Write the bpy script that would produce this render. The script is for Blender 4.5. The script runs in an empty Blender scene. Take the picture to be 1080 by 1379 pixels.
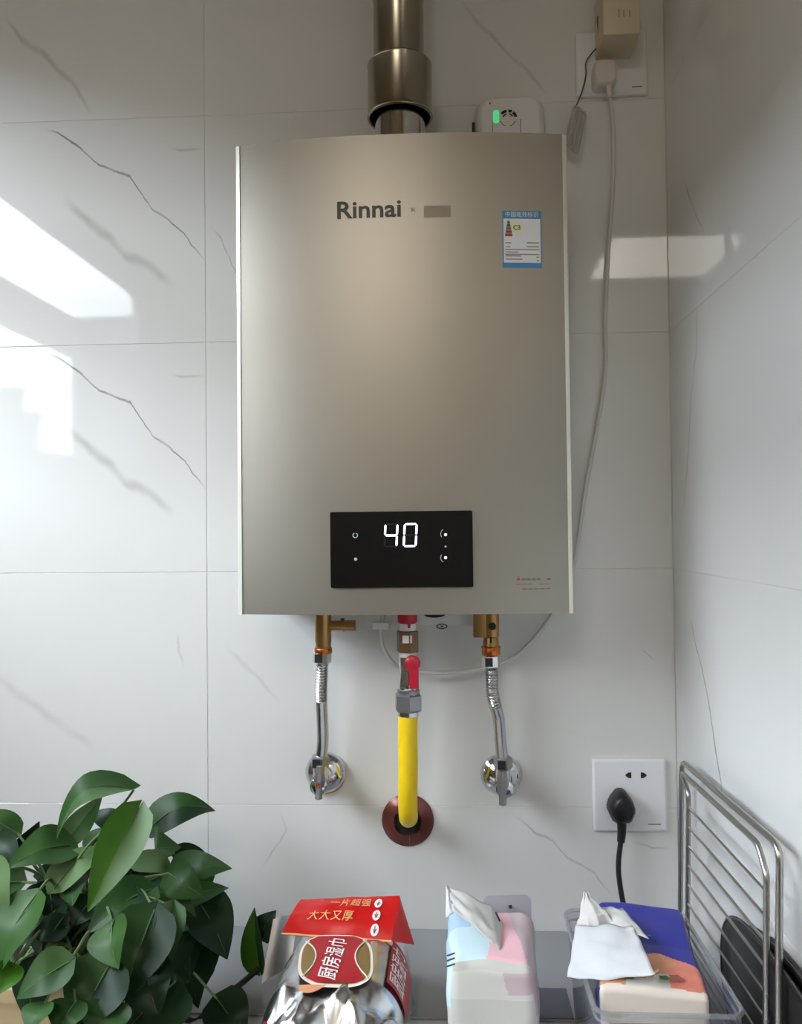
import bpy, bmesh, math, random
from mathutils import Vector, Matrix, noise

# ------------------------------------------------------------------ camera, sky, exposure
sc = bpy.context.scene
COL = sc.collection

cam_data = bpy.data.cameras.new('camera')
cam = bpy.data.objects.new('camera', cam_data)
COL.objects.link(cam)
cam_data.sensor_fit = 'HORIZONTAL'
cam_data.sensor_width = 36.0
cam_data.lens = 36.0 * 1085.0 / 1080.0
cam_data.clip_start = 0.02
yaw, pitch, roll = 0.05321929, 0.02179095, 0.01055454
f = Vector((-math.sin(yaw) * math.cos(pitch), math.cos(yaw) * math.cos(pitch), math.sin(pitch)))
r = Vector((math.cos(yaw), math.sin(yaw), 0))
u = r.cross(f)
r2 = math.cos(roll) * r - math.sin(roll) * u
u2 = math.sin(roll) * r + math.cos(roll) * u
cam.matrix_world = Matrix(((r2.x, u2.x, -f.x, 0.0), (r2.y, u2.y, -f.y, -1.0342),
                           (r2.z, u2.z, -f.z, 1.45), (0, 0, 0, 1)))
sc.camera = cam

world = bpy.data.worlds.new('overcast_sky')
sc.world = world
world.use_nodes = True
wn = world.node_tree.nodes
bg = wn['Background']
bg.inputs['Color'].default_value = (0.86, 0.94, 1.0, 1)
bg.inputs['Strength'].default_value = 18.5
_n, _l = world.node_tree.nodes.new, world.node_tree.links.new
_tc = _n('ShaderNodeTexCoord')
_sp = _n('ShaderNodeSeparateXYZ')
_l(_tc.outputs['Generated'], _sp.inputs[0])
_mr = _n('ShaderNodeMapRange')
_mr.inputs['From Min'].default_value = -0.02
_mr.inputs['From Max'].default_value = 0.03
_l(_sp.outputs['Z'], _mr.inputs['Value'])
_mx = _n('ShaderNodeMix')
_mx.data_type = 'RGBA'
_mx.inputs['A'].default_value = (0.07, 0.062, 0.05, 1)      # ground below the horizon
_mx.inputs['B'].default_value = (0.84, 0.925, 1.02, 1)          # bright overcast
_l(_mr.outputs[0], _mx.inputs['Factor'])
_zm = _n('ShaderNodeMapRange')                                # overcast: zenith brighter than the horizon
_zm.inputs['To Min'].default_value = 0.2
_zm.inputs['To Max'].default_value = 1.0
_l(_sp.outputs['Z'], _zm.inputs['Value'])
_vm = _n('ShaderNodeVectorMath')
_vm.operation = 'SCALE'
_l(_mx.outputs['Result'], _vm.inputs[0])
_l(_zm.outputs[0], _vm.inputs['Scale'])
_l(_vm.outputs[0], bg.inputs['Color'])

sc.view_settings.view_transform = 'Standard'
sc.view_settings.look = 'None'
sc.view_settings.gamma = 1.0
sc.view_settings.use_curve_mapping = False
sc.view_settings.exposure = 0.96
sc.cycles.max_bounces = 10
sc.cycles.diffuse_bounces = 6
sc.cycles.caustics_reflective = False
sc.cycles.caustics_refractive = False
sc.cycles.sample_clamp_indirect = 6.0

def area_light(name, loc, direction, sx, sy, power, color=(1, 1, 1), portal=False):
    d = bpy.data.lights.new(name, 'AREA')
    d.shape = 'RECTANGLE'
    d.size, d.size_y = sx, sy
    d.energy = power
    d.color = color
    if portal:
        d.cycles.is_portal = True
    o = bpy.data.objects.new(name, d)
    COL.objects.link(o)
    o.location = loc
    o.rotation_euler = Vector(direction).to_track_quat('-Z', 'Y').to_euler()
    return o

WY0, WY1, WZ0, WZ1 = -1.456, -0.06, 1.636, 2.209        # opening of the left window
XL, XR, YB, ZC = -0.95, 0.28815, -2.6, 2.60             # room
area_light('window_portal', (XL - 0.04, (WY0 + WY1) / 2, (WZ0 + WZ1) / 2), (1, 0, 0),
           WZ1 - WZ0, WY1 - WY0, 1.0, portal=True)
area_light('ceiling_fill', (-0.33, -2.3, 2.55), (0, 0, -1), 0.5, 0.5, 8.5, (1.0, 0.93, 0.83))  # added soft fill for the front faces, no lamp is known there

# ------------------------------------------------------------------ helpers
def lin(c):
    return tuple(((x / 255) / 12.92 if x / 255 <= 0.04045 else ((x / 255 + 0.055) / 1.055) ** 2.4) for x in c) + (1.0,)

def mat(name, rgb, rough=0.5, metal=0.0, spec=0.5, bump=0.0, bscale=200, stretch=(1, 1, 1), vary=0.0, vscale=8,
        emit=None, estr=0.0, coat=0.0, trans=0.0, sss=0.0):
    m = bpy.data.materials.new(name)
    m.use_nodes = True
    nt = m.node_tree
    b = nt.nodes['Principled BSDF']
    b.inputs['Base Color'].default_value = lin(rgb)
    b.inputs['Roughness'].default_value = rough
    b.inputs['Metallic'].default_value = metal
    b.inputs['Specular IOR Level'].default_value = spec
    b.inputs['Coat Weight'].default_value = coat
    b.inputs['Transmission Weight'].default_value = trans
    if emit:
        b.inputs['Emission Color'].default_value = lin(emit)
        b.inputs['Emission Strength'].default_value = estr
    if sss:
        b.inputs['Subsurface Weight'].default_value = sss
        b.inputs['Subsurface Scale'].default_value = 0.004
    tc = nt.nodes.new('ShaderNodeTexCoord')
    mp = nt.nodes.new('ShaderNodeMapping')
    mp.inputs['Scale'].default_value = stretch
    nt.links.new(tc.outputs['Object'], mp.inputs['Vector'])
    n = nt.nodes.new('ShaderNodeTexNoise')
    n.inputs['Scale'].default_value = vscale
    n.inputs['Detail'].default_value = 4
    nt.links.new(mp.outputs['Vector'], n.inputs['Vector'])
    mx = nt.nodes.new('ShaderNodeMix')
    mx.data_type = 'RGBA'
    c = lin(rgb)
    mx.inputs['A'].default_value = tuple(x * (1 - vary) for x in c[:3]) + (1,)
    mx.inputs['B'].default_value = tuple(min(1, x * (1 + vary)) for x in c[:3]) + (1,)
    nt.links.new(n.outputs['Fac'], mx.inputs['Factor'])
    nt.links.new(mx.outputs['Result'], b.inputs['Base Color'])
    if bump:
        n2 = nt.nodes.new('ShaderNodeTexNoise')
        n2.inputs['Scale'].default_value = bscale
        n2.inputs['Detail'].default_value = 3
        nt.links.new(mp.outputs['Vector'], n2.inputs['Vector'])
        bp = nt.nodes.new('ShaderNodeBump')
        bp.inputs['Strength'].default_value = bump
        bp.inputs['Distance'].default_value = 0.002
        nt.links.new(n2.outputs['Fac'], bp.inputs['Height'])
        nt.links.new(bp.outputs['Normal'], b.inputs['Normal'])
    return m

def clear_mat(name, rgb, opacity, rough=0.05, gloss=1.0):
    """Thin clear sheet: light passes straight through, Fresnel reflection on top."""
    m = bpy.data.materials.new(name)
    m.use_nodes = True
    nt = m.node_tree
    nt.nodes.clear()
    out = nt.nodes.new('ShaderNodeOutputMaterial')
    tr = nt.nodes.new('ShaderNodeBsdfTransparent')
    df = nt.nodes.new('ShaderNodeBsdfDiffuse')
    df.inputs['Color'].default_value = lin(rgb)
    gl = nt.nodes.new('ShaderNodeBsdfGlossy')
    gl.inputs['Roughness'].default_value = rough
    fr = nt.nodes.new('ShaderNodeFresnel')
    fr.inputs['IOR'].default_value = 1.45
    mu = nt.nodes.new('ShaderNodeMath')
    mu.operation = 'MULTIPLY'
    mu.inputs[1].default_value = gloss
    ge = nt.nodes.new('ShaderNodeNewGeometry')
    inv = nt.nodes.new('ShaderNodeMath')
    inv.operation = 'SUBTRACT'
    inv.inputs[0].default_value = gloss
    nt.links.new(ge.outputs['Backfacing'], inv.inputs[1])
    inv.use_clamp = True
    nt.links.new(inv.outputs[0], mu.inputs[1])
    m1 = nt.nodes.new('ShaderNodeMixShader')
    m1.inputs[0].default_value = opacity
    m2 = nt.nodes.new('ShaderNodeMixShader')
    nt.links.new(tr.outputs[0], m1.inputs[1])
    nt.links.new(df.outputs[0], m1.inputs[2])
    nt.links.new(fr.outputs[0], mu.inputs[0])
    nt.links.new(mu.outputs[0], m2.inputs[0])
    nt.links.new(m1.outputs[0], m2.inputs[1])
    nt.links.new(gl.outputs[0], m2.inputs[2])
    nt.links.new(m2.outputs[0], out.inputs[0])
    return m

def offset_of(o):
    v = Vector((0, 0, 0))
    while o is not None:
        v += o.location
        o = o.parent
    return v

def obj(name, bm, m, parent=None, smooth=True, label=None, kind=None, loc=None):
    """Link a bmesh given in world coordinates as one mesh object (its origin at loc, or at its parent's)."""
    base = offset_of(parent) if parent else Vector((0, 0, 0))
    if loc is not None:
        base = Vector(loc)
    for v in bm.verts:
        v.co -= base
    bmesh.ops.recalc_face_normals(bm, faces=bm.faces[:])
    me = bpy.data.meshes.new(name)
    for fc in bm.faces:
        fc.smooth = smooth
    bm.to_mesh(me)
    bm.free()
    for x in (m if isinstance(m, (list, tuple)) else [m]):
        me.materials.append(x)
    if smooth:
        try:
            me.set_sharp_from_angle(angle=math.radians(38))
        except Exception:
            pass
    o = bpy.data.objects.new(name, me)
    COL.objects.link(o)
    if parent:
        o.parent = parent
        o.location = base - offset_of(parent)
    else:
        o.location = base
    if label:
        o['label'] = label
    if kind:
        o['kind'] = kind
    return o

def thing(name, label, cat, loc, group=None):
    o = bpy.data.objects.new(name, None)
    o.empty_display_size = 0.05
    COL.objects.link(o)
    o.location = loc
    o['label'] = label
    o['category'] = cat
    if group:
        o['group'] = group
    return o

def tag(o, label, cat, group=None):
    o['label'] = label
    o['category'] = cat
    if group:
        o['group'] = group
    return o

def B():
    return bmesh.new()

def box(bm, lo, hi, bev=0.0, seg=2):
    t = bmesh.new()
    lo, hi = Vector(lo), Vector(hi)
    bmesh.ops.create_cube(t, size=1.0)
    for v in t.verts:
        v.co = Vector([(lo[i] + hi[i]) / 2 + v.co[i] * (hi[i] - lo[i]) for i in range(3)])
    if bev:
        bmesh.ops.bevel(t, geom=t.edges[:], offset=bev, segments=seg, affect='EDGES', profile=0.6)
    merge(bm, t)
    return bm

def merge(bm, t, mi=None):
    vm = {}
    for v in t.verts:
        vm[v] = bm.verts.new(v.co)
    for fc in t.faces:
        try:
            nf = bm.faces.new([vm[v] for v in fc.verts])
            nf.material_index = fc.material_index if mi is None else mi
        except ValueError:
            pass
    t.free()

def frame_of(d):
    d = Vector(d).normalized()
    a = Vector((0, 0, 1)) if abs(d.z) < 0.9 else Vector((1, 0, 0))
    x = a.cross(d).normalized()
    return x, d.cross(x), d

def lathe(bm, origin, axis, prof, seg=32, rot=0.0, closed=False):
    """prof: (radius, height) pairs along axis."""
    x, y, d = frame_of(axis)
    o = Vector(origin)
    rings = []
    for rad, h in prof:
        if rad < 1e-6:
            rings.append([bm.verts.new(o + d * h)])
        else:
            rings.append([bm.verts.new(o + d * h + (x * math.cos(rot + 2 * math.pi * k / seg) + y * math.sin(rot + 2 * math.pi * k / seg)) * rad) for k in range(seg)])
    n = len(rings)
    for i in range(n if closed else n - 1):
        a, b = rings[i], rings[(i + 1) % n]
        for k in range(seg):
            q = [a[k % len(a)], a[(k + 1) % seg % len(a)], b[(k + 1) % seg % len(b)], b[k % len(b)]]
            q2 = []
            for v in q:
                if v not in q2:
                    q2.append(v)
            if len(q2) >= 3:
                bm.faces.new(q2)
    if not closed:
        for ring in (rings[0], rings[-1]):
            if len(ring) > 2:
                bm.faces.new(ring)
    return bm

def cyl(bm, a, b, rad, seg=24, bev=0.0, rot=0.0):
    a, b = Vector(a), Vector(b)
    L = (b - a).length
    if bev:
        prof = [(rad - bev, 0), (rad, bev), (rad, L - bev), (rad - bev, L)]
    else:
        prof = [(rad, 0), (rad, L)]
    return lathe(bm, a, b - a, prof, seg, rot)

def spline(pts, n=8):
    pts = [Vector(p) for p in pts]
    out = []
    for i in range(len(pts) - 1):
        p0 = pts[max(i - 1, 0)]
        p1, p2 = pts[i], pts[i + 1]
        p3 = pts[min(i + 2, len(pts) - 1)]
        for k in range(n):
            t = k / n
            out.append(0.5 * ((2 * p1) + (p2 - p0) * t + (2 * p0 - 5 * p1 + 4 * p2 - p3) * t * t + (3 * p1 - p0 - 3 * p2 + p3) * t ** 3))
    out.append(pts[-1])
    return out

def tube(bm, pts, rad, seg=10, closed=False):
    """rad: number or function of t in 0..1."""
    pts = [Vector(p) for p in pts]
    n = len(pts)
    tang = []
    for i in range(n):
        if closed:
            t = pts[(i + 1) % n] - pts[i - 1]
        else:
            t = pts[min(i + 1, n - 1)] - pts[max(i - 1, 0)]
        tang.append(t.normalized())
    x, y, _ = frame_of(tang[0])
    rings = []
    for i in range(n):
        if i:
            q = tang[i - 1].rotation_difference(tang[i])
            x = q @ x
            y = tang[i].cross(x).normalized()
            x = y.cross(tang[i]).normalized()
        rr = rad(i / (n - 1)) if callable(rad) else rad
        rings.append([bm.verts.new(pts[i] + (x * math.cos(2 * math.pi * k / seg) + y * math.sin(2 * math.pi * k / seg)) * rr) for k in range(seg)])
    for i in range(n if closed else n - 1):
        a, b = rings[i], rings[(i + 1) % n]
        for k in range(seg):
            bm.faces.new((a[k], a[(k + 1) % seg], b[(k + 1) % seg], b[k]))
    if not closed:
        bm.faces.new(rings[0])
        bm.faces.new(rings[-1])
    return bm

def prism(bm, poly, fn0, fn1, mi=0):
    """poly in 2D; fn0 / fn1 map it to the two end faces."""
    a = [bm.verts.new(fn0(*p)) for p in poly]
    b = [bm.verts.new(fn1(*p)) for p in poly]
    n = len(poly)
    fs = [bm.faces.new(a), bm.faces.new(b)]
    for i in range(n):
        fs.append(bm.faces.new((a[i], a[(i + 1) % n], b[(i + 1) % n], b[i])))
    for q in fs:
        q.material_index = mi
    return bm

def grid(bm, fn, nu, nv, mi=None):
    V = [[bm.verts.new(fn(i / nu, j / nv)) for j in range(nv + 1)] for i in range(nu + 1)]
    for i in range(nu):
        for j in range(nv):
            q = bm.faces.new((V[i][j], V[i + 1][j], V[i + 1][j + 1], V[i][j + 1]))
            if mi:
                q.material_index = mi((i + .5) / nu, (j + .5) / nv)
    return bm

def rrect(w, h, rad, n=6, cx=0, cy=0):
    out = []
    for sx, sy, a0 in ((1, 1, 0), (-1, 1, 90), (-1, -1, 180), (1, -1, 270)):
        for k in range(n + 1):
            a = math.radians(a0 + 90 * k / n)
            out.append((cx + sx * (w / 2 - rad) + rad * math.cos(a), cy + sy * (h / 2 - rad) + rad * math.sin(a)))
    return out

def circle(rad, n=24, cx=0, cy=0):
    return [(cx + rad * math.cos(2 * math.pi * k / n), cy + rad * math.sin(2 * math.pi * k / n)) for k in range(n)]

def onwall(y0, y1):
    """mapping pair for prism(): 2D (x, z) at depth y0 and y1."""
    return (lambda x, z: Vector((x, y0, z))), (lambda x, z: Vector((x, y1, z)))

def softbox(bm, c, s, n=10, rnd=0.25, fn=None, mi=None):
    """rounded box of half sizes s about c; fn moves each point, mi picks a material from the unit cube point."""
    c, s = Vector(c), Vector(s)
    cache = {}
    mn = min(s)
    def pt(p):
        k = tuple(round(x, 5) for x in p)
        if k in cache:
            return cache[k]
        q = Vector([p[i] * s[i] for i in range(3)])
        rr = rnd * mn
        inner = Vector([max(-(s[i] - rr), min(s[i] - rr, q[i])) for i in range(3)])
        d = q - inner
        if d.length > 1e-9:
            q = inner + d.normalized() * rr
        q = q + c
        if fn:
            q = fn(q, Vector(p))
        cache[k] = bm.verts.new(q)
        return cache[k]
    for ax in range(3):
        for sg in (-1, 1):
            for i in range(n):
                for j in range(n):
                    quad = []
                    for a, b in ((i, j), (i + 1, j), (i + 1, j + 1), (i, j + 1)):
                        p = [0, 0, 0]
                        p[ax] = sg
                        p[(ax + 1) % 3] = -1 + 2 * a / n
                        p[(ax + 2) % 3] = -1 + 2 * b / n
                        quad.append(pt(p))
                    fc = bm.faces.new(quad)
                    if mi:
                        m = [0, 0, 0]
                        m[ax] = sg
                        m[(ax + 1) % 3] = -1 + 2 * (i + .5) / n
                        m[(ax + 2) % 3] = -1 + 2 * (j + .5) / n
                        fc.material_index = mi(m)
    return bm

def text_bm(s, size, fn, bold=0.0, align='CENTER', spacing=1.0, res=3):
    """Flat lettering mapped by fn(x, y) -> world; returns a bmesh."""
    cu = bpy.data.curves.new('lettering', 'FONT')
    cu.body = s
    cu.size = size
    cu.align_x = align
    cu.align_y = 'CENTER'
    cu.offset = bold
    cu.space_character = spacing
    cu.resolution_u = res
    t = bpy.data.objects.new('lettering', cu)
    COL.objects.link(t)
    dg = bpy.context.evaluated_depsgraph_get()
    me = bpy.data.meshes.new_from_object(t.evaluated_get(dg))
    bpy.data.objects.remove(t)
    bm = bmesh.new()
    bm.from_mesh(me)
    bpy.data.meshes.remove(me)
    for v in bm.verts:
        v.co = fn(v.co.x, v.co.y)
    return bm

# ------------------------------------------------------------------ materials
def marble(name, veins, base=(222, 222, 219)):
    """Glossy white tile. veins: (points [(a, b)...] in tile metres, axis 'u' or 'v', half width, strength, rgb).
    The vein runs along axis a; b is the other coordinate."""
    m = bpy.data.materials.new(name)
    m.use_nodes = True
    nt = m.node_tree
    L = nt.links.new
    N = nt.nodes.new
    b = nt.nodes['Principled BSDF']
    b.inputs['Roughness'].default_value = 0.035
    b.inputs['IOR'].default_value = 1.46
    tc = N('ShaderNodeTexCoord')
    nz = N('ShaderNodeTexNoise')
    nz.inputs['Scale'].default_value = 35
    nz.inputs['Detail'].default_value = 4
    L(tc.outputs['Object'], nz.inputs['Vector'])
    v1 = N('ShaderNodeVectorMath'); v1.operation = 'SUBTRACT'
    L(nz.outputs['Color'], v1.inputs[0]); v1.inputs[1].default_value = (.5, .5, .5)
    v2 = N('ShaderNodeVectorMath'); v2.operation = 'SCALE'
    L(v1.outputs[0], v2.inputs[0]); v2.inputs['Scale'].default_value = 0.010
    v3 = N('ShaderNodeVectorMath'); v3.operation = 'ADD'
    L(tc.outputs['Object'], v3.inputs[0]); L(v2.outputs[0], v3.inputs[1])
    sp = N('ShaderNodeSeparateXYZ')
    L(v3.outputs[0], sp.inputs[0])
    # faint clouding
    nc = N('ShaderNodeTexNoise'); nc.inputs['Scale'].default_value = 5; nc.inputs['Detail'].default_value = 3
    L(tc.outputs['Object'], nc.inputs['Vector'])
    cur = N('ShaderNodeMix'); cur.data_type = 'RGBA'
    c = lin(base)
    cur.inputs['A'].default_value = tuple(x * 0.96 for x in c[:3]) + (1,)
    cur.inputs['B'].default_value = c
    L(nc.outputs['Fac'], cur.inputs['Factor'])
    out = cur.outputs['Result']
    def mth(op, a, bb=None):
        q = N('ShaderNodeMath'); q.operation = op
        for i, x in enumerate((a, bb)):
            if x is None: continue
            if isinstance(x, (int, float)): q.inputs[i].default_value = x
            else: L(x, q.inputs[i])
        return q.outputs[0]
    for pts, axis, hw, strength, rgb in veins:
        a_s, b_s = (sp.outputs['X'], sp.outputs['Z']) if axis == 'u' else (sp.outputs['Z'], sp.outputs['X'])
        pts = sorted(pts)
        R = 0.4
        an = mth('ADD', mth('MULTIPLY', a_s, 1 / (2 * R)), 0.5)
        fc = N('ShaderNodeFloatCurve')
        cv = fc.mapping.curves[0]
        P = [((a / (2 * R)) + .5, (bb / (2 * R)) + .5) for a, bb in pts]
        if len(P) == 1: P = P * 2
        cv.points[0].location = P[0]
        cv.points[1].location = P[-1]
        for p in P[1:-1]:
            cv.points.new(*p)
        for p in cv.points:
            p.handle_type = 'VECTOR'
        fc.mapping.extend = 'HORIZONTAL'
        fc.mapping.update()
        L(an, fc.inputs['Value'])
        bb = mth('MULTIPLY', mth('SUBTRACT', fc.outputs[0], .5), 2 * R)
        d = mth('ABSOLUTE', mth('SUBTRACT', b_s, bb))
        mr = N('ShaderNodeMapRange'); mr.interpolation_type = 'SMOOTHSTEP'
        L(d, mr.inputs['Value'])
        mr.inputs['From Min'].default_value = 0; mr.inputs['From Max'].default_value = hw
        mr.inputs['To Min'].default_value = strength; mr.inputs['To Max'].default_value = 0
        fade = min(0.02, (pts[-1][0] - pts[0][0]) * .3)
        e = []
        for edge, sg in ((pts[0][0], 1), (pts[-1][0], -1)):
            q = N('ShaderNodeMapRange')
            L(a_s, q.inputs['Value'])
            q.inputs['From Min'].default_value = edge; q.inputs['From Max'].default_value = edge + sg * fade
            e.append(q.outputs[0])
        nv = N('ShaderNodeTexNoise'); nv.inputs['Scale'].default_value = 22; nv.inputs['Detail'].default_value = 2
        L(tc.outputs['Object'], nv.inputs['Vector'])
        nr = N('ShaderNodeMapRange'); L(nv.outputs['Fac'], nr.inputs['Value'])
        nr.inputs['From Min'].default_value = .3; nr.inputs['From Max'].default_value = .6
        nr.inputs['To Min'].default_value = .35
        k = mth('MULTIPLY', mth('MULTIPLY', mth('MULTIPLY', mr.outputs[0], e[0]), e[1]), nr.outputs[0])
        mx = N('ShaderNodeMix'); mx.data_type = 'RGBA'
        L(k, mx.inputs['Factor']); L(out, mx.inputs['A']); mx.inputs['B'].default_value = lin(rgb)
        out = mx.outputs['Result']
    L(out, b.inputs['Base Color'])
    return m

GV, SV = (112, 112, 106), (158, 158, 150)
M = {}
M['grout'] = mat('grout', (222, 222, 218), .7)
M['plaster'] = mat('grey beige plaster', (138, 128, 112), .8, bump=.1, bscale=60)
M['ceil'] = mat('beige ceiling', (146, 126, 94), .8)
M['floor'] = mat('grey floor tile', (96, 92, 86), .35, vary=.08)
M['alu'] = mat('grey window aluminium', (150, 152, 153), .4, .3)
M['pane'] = clear_mat('window glass', (200, 210, 210), 0.02)
M['champ'] = mat('champagne painted steel', (162, 157, 147), .40, .9, bump=.03, bscale=900, stretch=(1, 1, .02))
M['trim'] = mat('pale chamfer gleam', (236, 234, 224), .28, .35)  # near white puts the window's gleam into the chamfer strips
M['casing'] = mat('grey casing steel', (196, 194, 188), .45, .3)
M['white'] = mat('white plastic', (226, 226, 224), .35)
M['offwhite'] = mat('off white plastic', (212, 204, 198), .4)
M['beige'] = mat('cream plastic', (206, 192, 166), .45)
M['wplate'] = mat('white switch plate', (228, 229, 231), .25)
M['black'] = mat('black plastic', (18, 18, 20), .4, bump=.05, bscale=500)
M['hole'] = mat('dark recess', (22, 20, 20), .6)
M['screen'] = mat('black glass', (6, 8, 12), .06, coat=.3)
M['digit'] = mat('lit display', (235, 240, 255), .4, emit=(225, 232, 255), estr=1.6)
M['ghost'] = mat('unlit segments', (28, 30, 34), .3)
M['ink'] = mat('black print', (34, 32, 30), .4)
M['smudge'] = mat('faded grey print', (140, 131, 118), .45, .4)
M['grey_ink'] = mat('grey print', (118, 110, 104), .5)
M['red_ink'] = mat('red print', (150, 84, 74), .5)
M['chrome'] = mat('chrome', (214, 214, 214), .08, 1.0)
M['steel'] = mat('stainless steel', (166, 159, 143), .24, 1.0, bump=.02, bscale=300, stretch=(1, 1, .05))
M['hose'] = mat('corrugated steel hose', (190, 190, 190), .2, 1.0)
M['zinc'] = mat('dull nickel', (158, 158, 160), .32, .9)
M['brass'] = mat('brass', (166, 130, 80), .3, .85, vary=.15, vscale=60)
M['copper'] = mat('copper ring', (190, 104, 48), .25, .9)
M['bronze'] = mat('dark brass nut', (132, 104, 78), .35, .8)
M['red'] = mat('red plastic', (186, 22, 48), .35)
M['tape'] = mat('white thread tape', (232, 232, 230), .7)
M['yellow'] = mat('yellow gas hose', (240, 205, 10), .42)
M['maroon'] = mat('maroon wall plate', (112, 60, 54), .22, .3, vary=.1)
M['blackrubber'] = mat('black rubber', (24, 25, 30), .5)
M['cord'] = mat('white cord', (206, 203, 198), .45)
M['wire'] = mat('dark thin wire', (82, 80, 74), .5)
M['tie'] = mat('grey cable', (176, 174, 168), .5)
M['lblue'] = mat('blue label print', (72, 138, 186), .4)
M['lwhite'] = mat('white label paper', (226, 226, 226), .45)
M['green_ink'] = mat('green print', (70, 110, 60), .5)
M['lamp_green'] = mat('green indicator', (80, 220, 150), .4, emit=(90, 235, 150), estr=.25)
M['top_grey'] = mat('grey worktop', (142, 143, 146), .22, vary=.04)
M['top_light'] = mat('light worktop edge', (205, 206, 207), .3)
M['top_dark'] = mat('dark blue grey glass', (74, 80, 92), .12)
M['foil'] = mat('silver foil', (208, 208, 210), .27, 1.0)
M['foil_matte'] = mat('matt silver film', (196, 196, 198), .38, .8)
M['redfilm'] = mat('glossy red film', (196, 24, 22), .28, coat=.2)
M['badge_red'] = mat('dark red print', (164, 20, 32), .35)
M['gold'] = mat('bronze gold print', (138, 112, 66), .4, .3)
M['goldtext'] = mat('gold print', (226, 178, 120), .4, .1)
M['cream'] = mat('cream print', (232, 222, 204), .45)
M['whitetext'] = mat('white print', (240, 236, 232), .45)
M['pk_white'] = mat('greyish white film', (214, 213, 207), .35, vary=.03, bump=.25, bscale=25)
M['pk_blue'] = mat('pale blue film', (206, 230, 238), .3, bump=.25, bscale=25)
M['pk_blue2'] = mat('sky blue film', (176, 208, 234), .3, bump=.25, bscale=25)
M['pk_pink'] = mat('pink film', (240, 190, 200), .3, bump=.25, bscale=25)
M['pk_mauve'] = mat('mauve grey film', (200, 180, 184), .35, bump=.25, bscale=25)
M['pk_print'] = mat('grey white printed film', (202, 202, 195), .4, vary=.04, vscale=30)
M['pk_grey'] = mat('translucent grey film', (168, 168, 174), .3)
M['tissue'] = mat('white tissue paper', (210, 211, 214), .9, bump=.2, bscale=120, sss=.1)
M['tissue_grey'] = mat('soft grey tissue paper', (208, 207, 204), .9, bump=.2, bscale=120)
M['royal'] = mat('royal blue film', (36, 44, 150), .3, bump=.1, bscale=20)
M['cyan'] = mat('cyan print', (60, 150, 210), .35)
M['orange'] = mat('orange food print', (214, 150, 112), .4, vary=.25, vscale=60)
M['coral'] = mat('coral food print', (222, 130, 112), .4, vary=.2, vscale=90)
M['paper'] = mat('cream paper film', (222, 210, 196), .5, vary=.03)
M['bin'] = clear_mat('clear plastic', (150, 158, 172), 0.16, .05, 1.0)
M['binrim'] = clear_mat('clear plastic rim', (158, 160, 164), 0.34, .08, 1.0)
M['rack'] = mat('stainless wire', (176, 174, 170), .32, 1.0)
M['lid'] = mat('dark enamel', (46, 44, 42), .28, .3, vary=.2, vscale=30)
M['lidrim'] = mat('lid reflection tone', (96, 92, 88), .3, .6)  # lighter tone paints reflections onto the lid rims and ribs
M['pot'] = mat('beige ceramic pot', (176, 152, 112), .5, vary=.1, vscale=12)
M['soil'] = mat('dark soil', (26, 20, 16), .95, bump=.6, bscale=80)
M['stem'] = mat('green stem', (92, 116, 70), .5)
M['rib'] = mat('pale leaf midrib', (74, 104, 58), .45)
M['vine'] = mat('dark vine', (34, 40, 28), .6)
def leafmat(name, rgb):
    return mat(name, rgb, .42, spec=.18, vary=.14, vscale=26, bump=.08, bscale=60)
M['leaf_dark'] = leafmat('dark green leaf', (22, 45, 24))  # darkest green, also carries painted shade inside the plant
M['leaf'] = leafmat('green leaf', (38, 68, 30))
M['leaf_mid'] = leafmat('mid green leaf', (54, 86, 42))
M['leaf_light'] = leafmat('light green leaf', (86, 112, 70))
M['leaf_bright'] = leafmat('bright green leaf', (60, 106, 22))
M['leaf_pale'] = leafmat('pale variegated leaf', (120, 150, 116))
M['outside1'] = mat('grey concrete facade', (92, 94, 98), .8, vary=.1, vscale=1)
M['outside2'] = mat('brown brick facade', (96, 86, 76), .8, vary=.1, vscale=1)

# ------------------------------------------------------------------ room shell
def struct(name, bm, m, smooth=False):
    return obj(name, bm, m, smooth=smooth, kind='structure')

struct('floor', box(B(), (XL - .03, YB - .1, -.05), (XR + .1, .15, 0)), M['floor'])
struct('ceiling', box(B(), (XL - .03, YB - .1, ZC), (XR + .1, .15, ZC + .06)), M['ceil'])
wall_back = struct('wall_back', box(B(), (XL - .1, .0009, 0), (XR + .1, .15, ZC)), M['grout'])
wall_right = struct('wall_right', box(B(), (XR + .0009, YB, 0), (XR + .1, .0009, ZC)), M['grout'])
struct('wall_rear', box(B(), (XL, YB - .1, 0), (XR, YB, ZC)), M['plaster'])
bm = B()
box(bm, (XL - .03, YB, 0), (XL, .0015, WZ0))
box(bm, (XL - .03, YB, WZ1), (XL, .0015, ZC))
box(bm, (XL - .03, YB, WZ0), (XL, WY0, WZ1))
box(bm, (XL - .03, WY1, WZ0), (XL, .0015, WZ1))
struct('wall_left', bm, M['plaster'])

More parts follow.
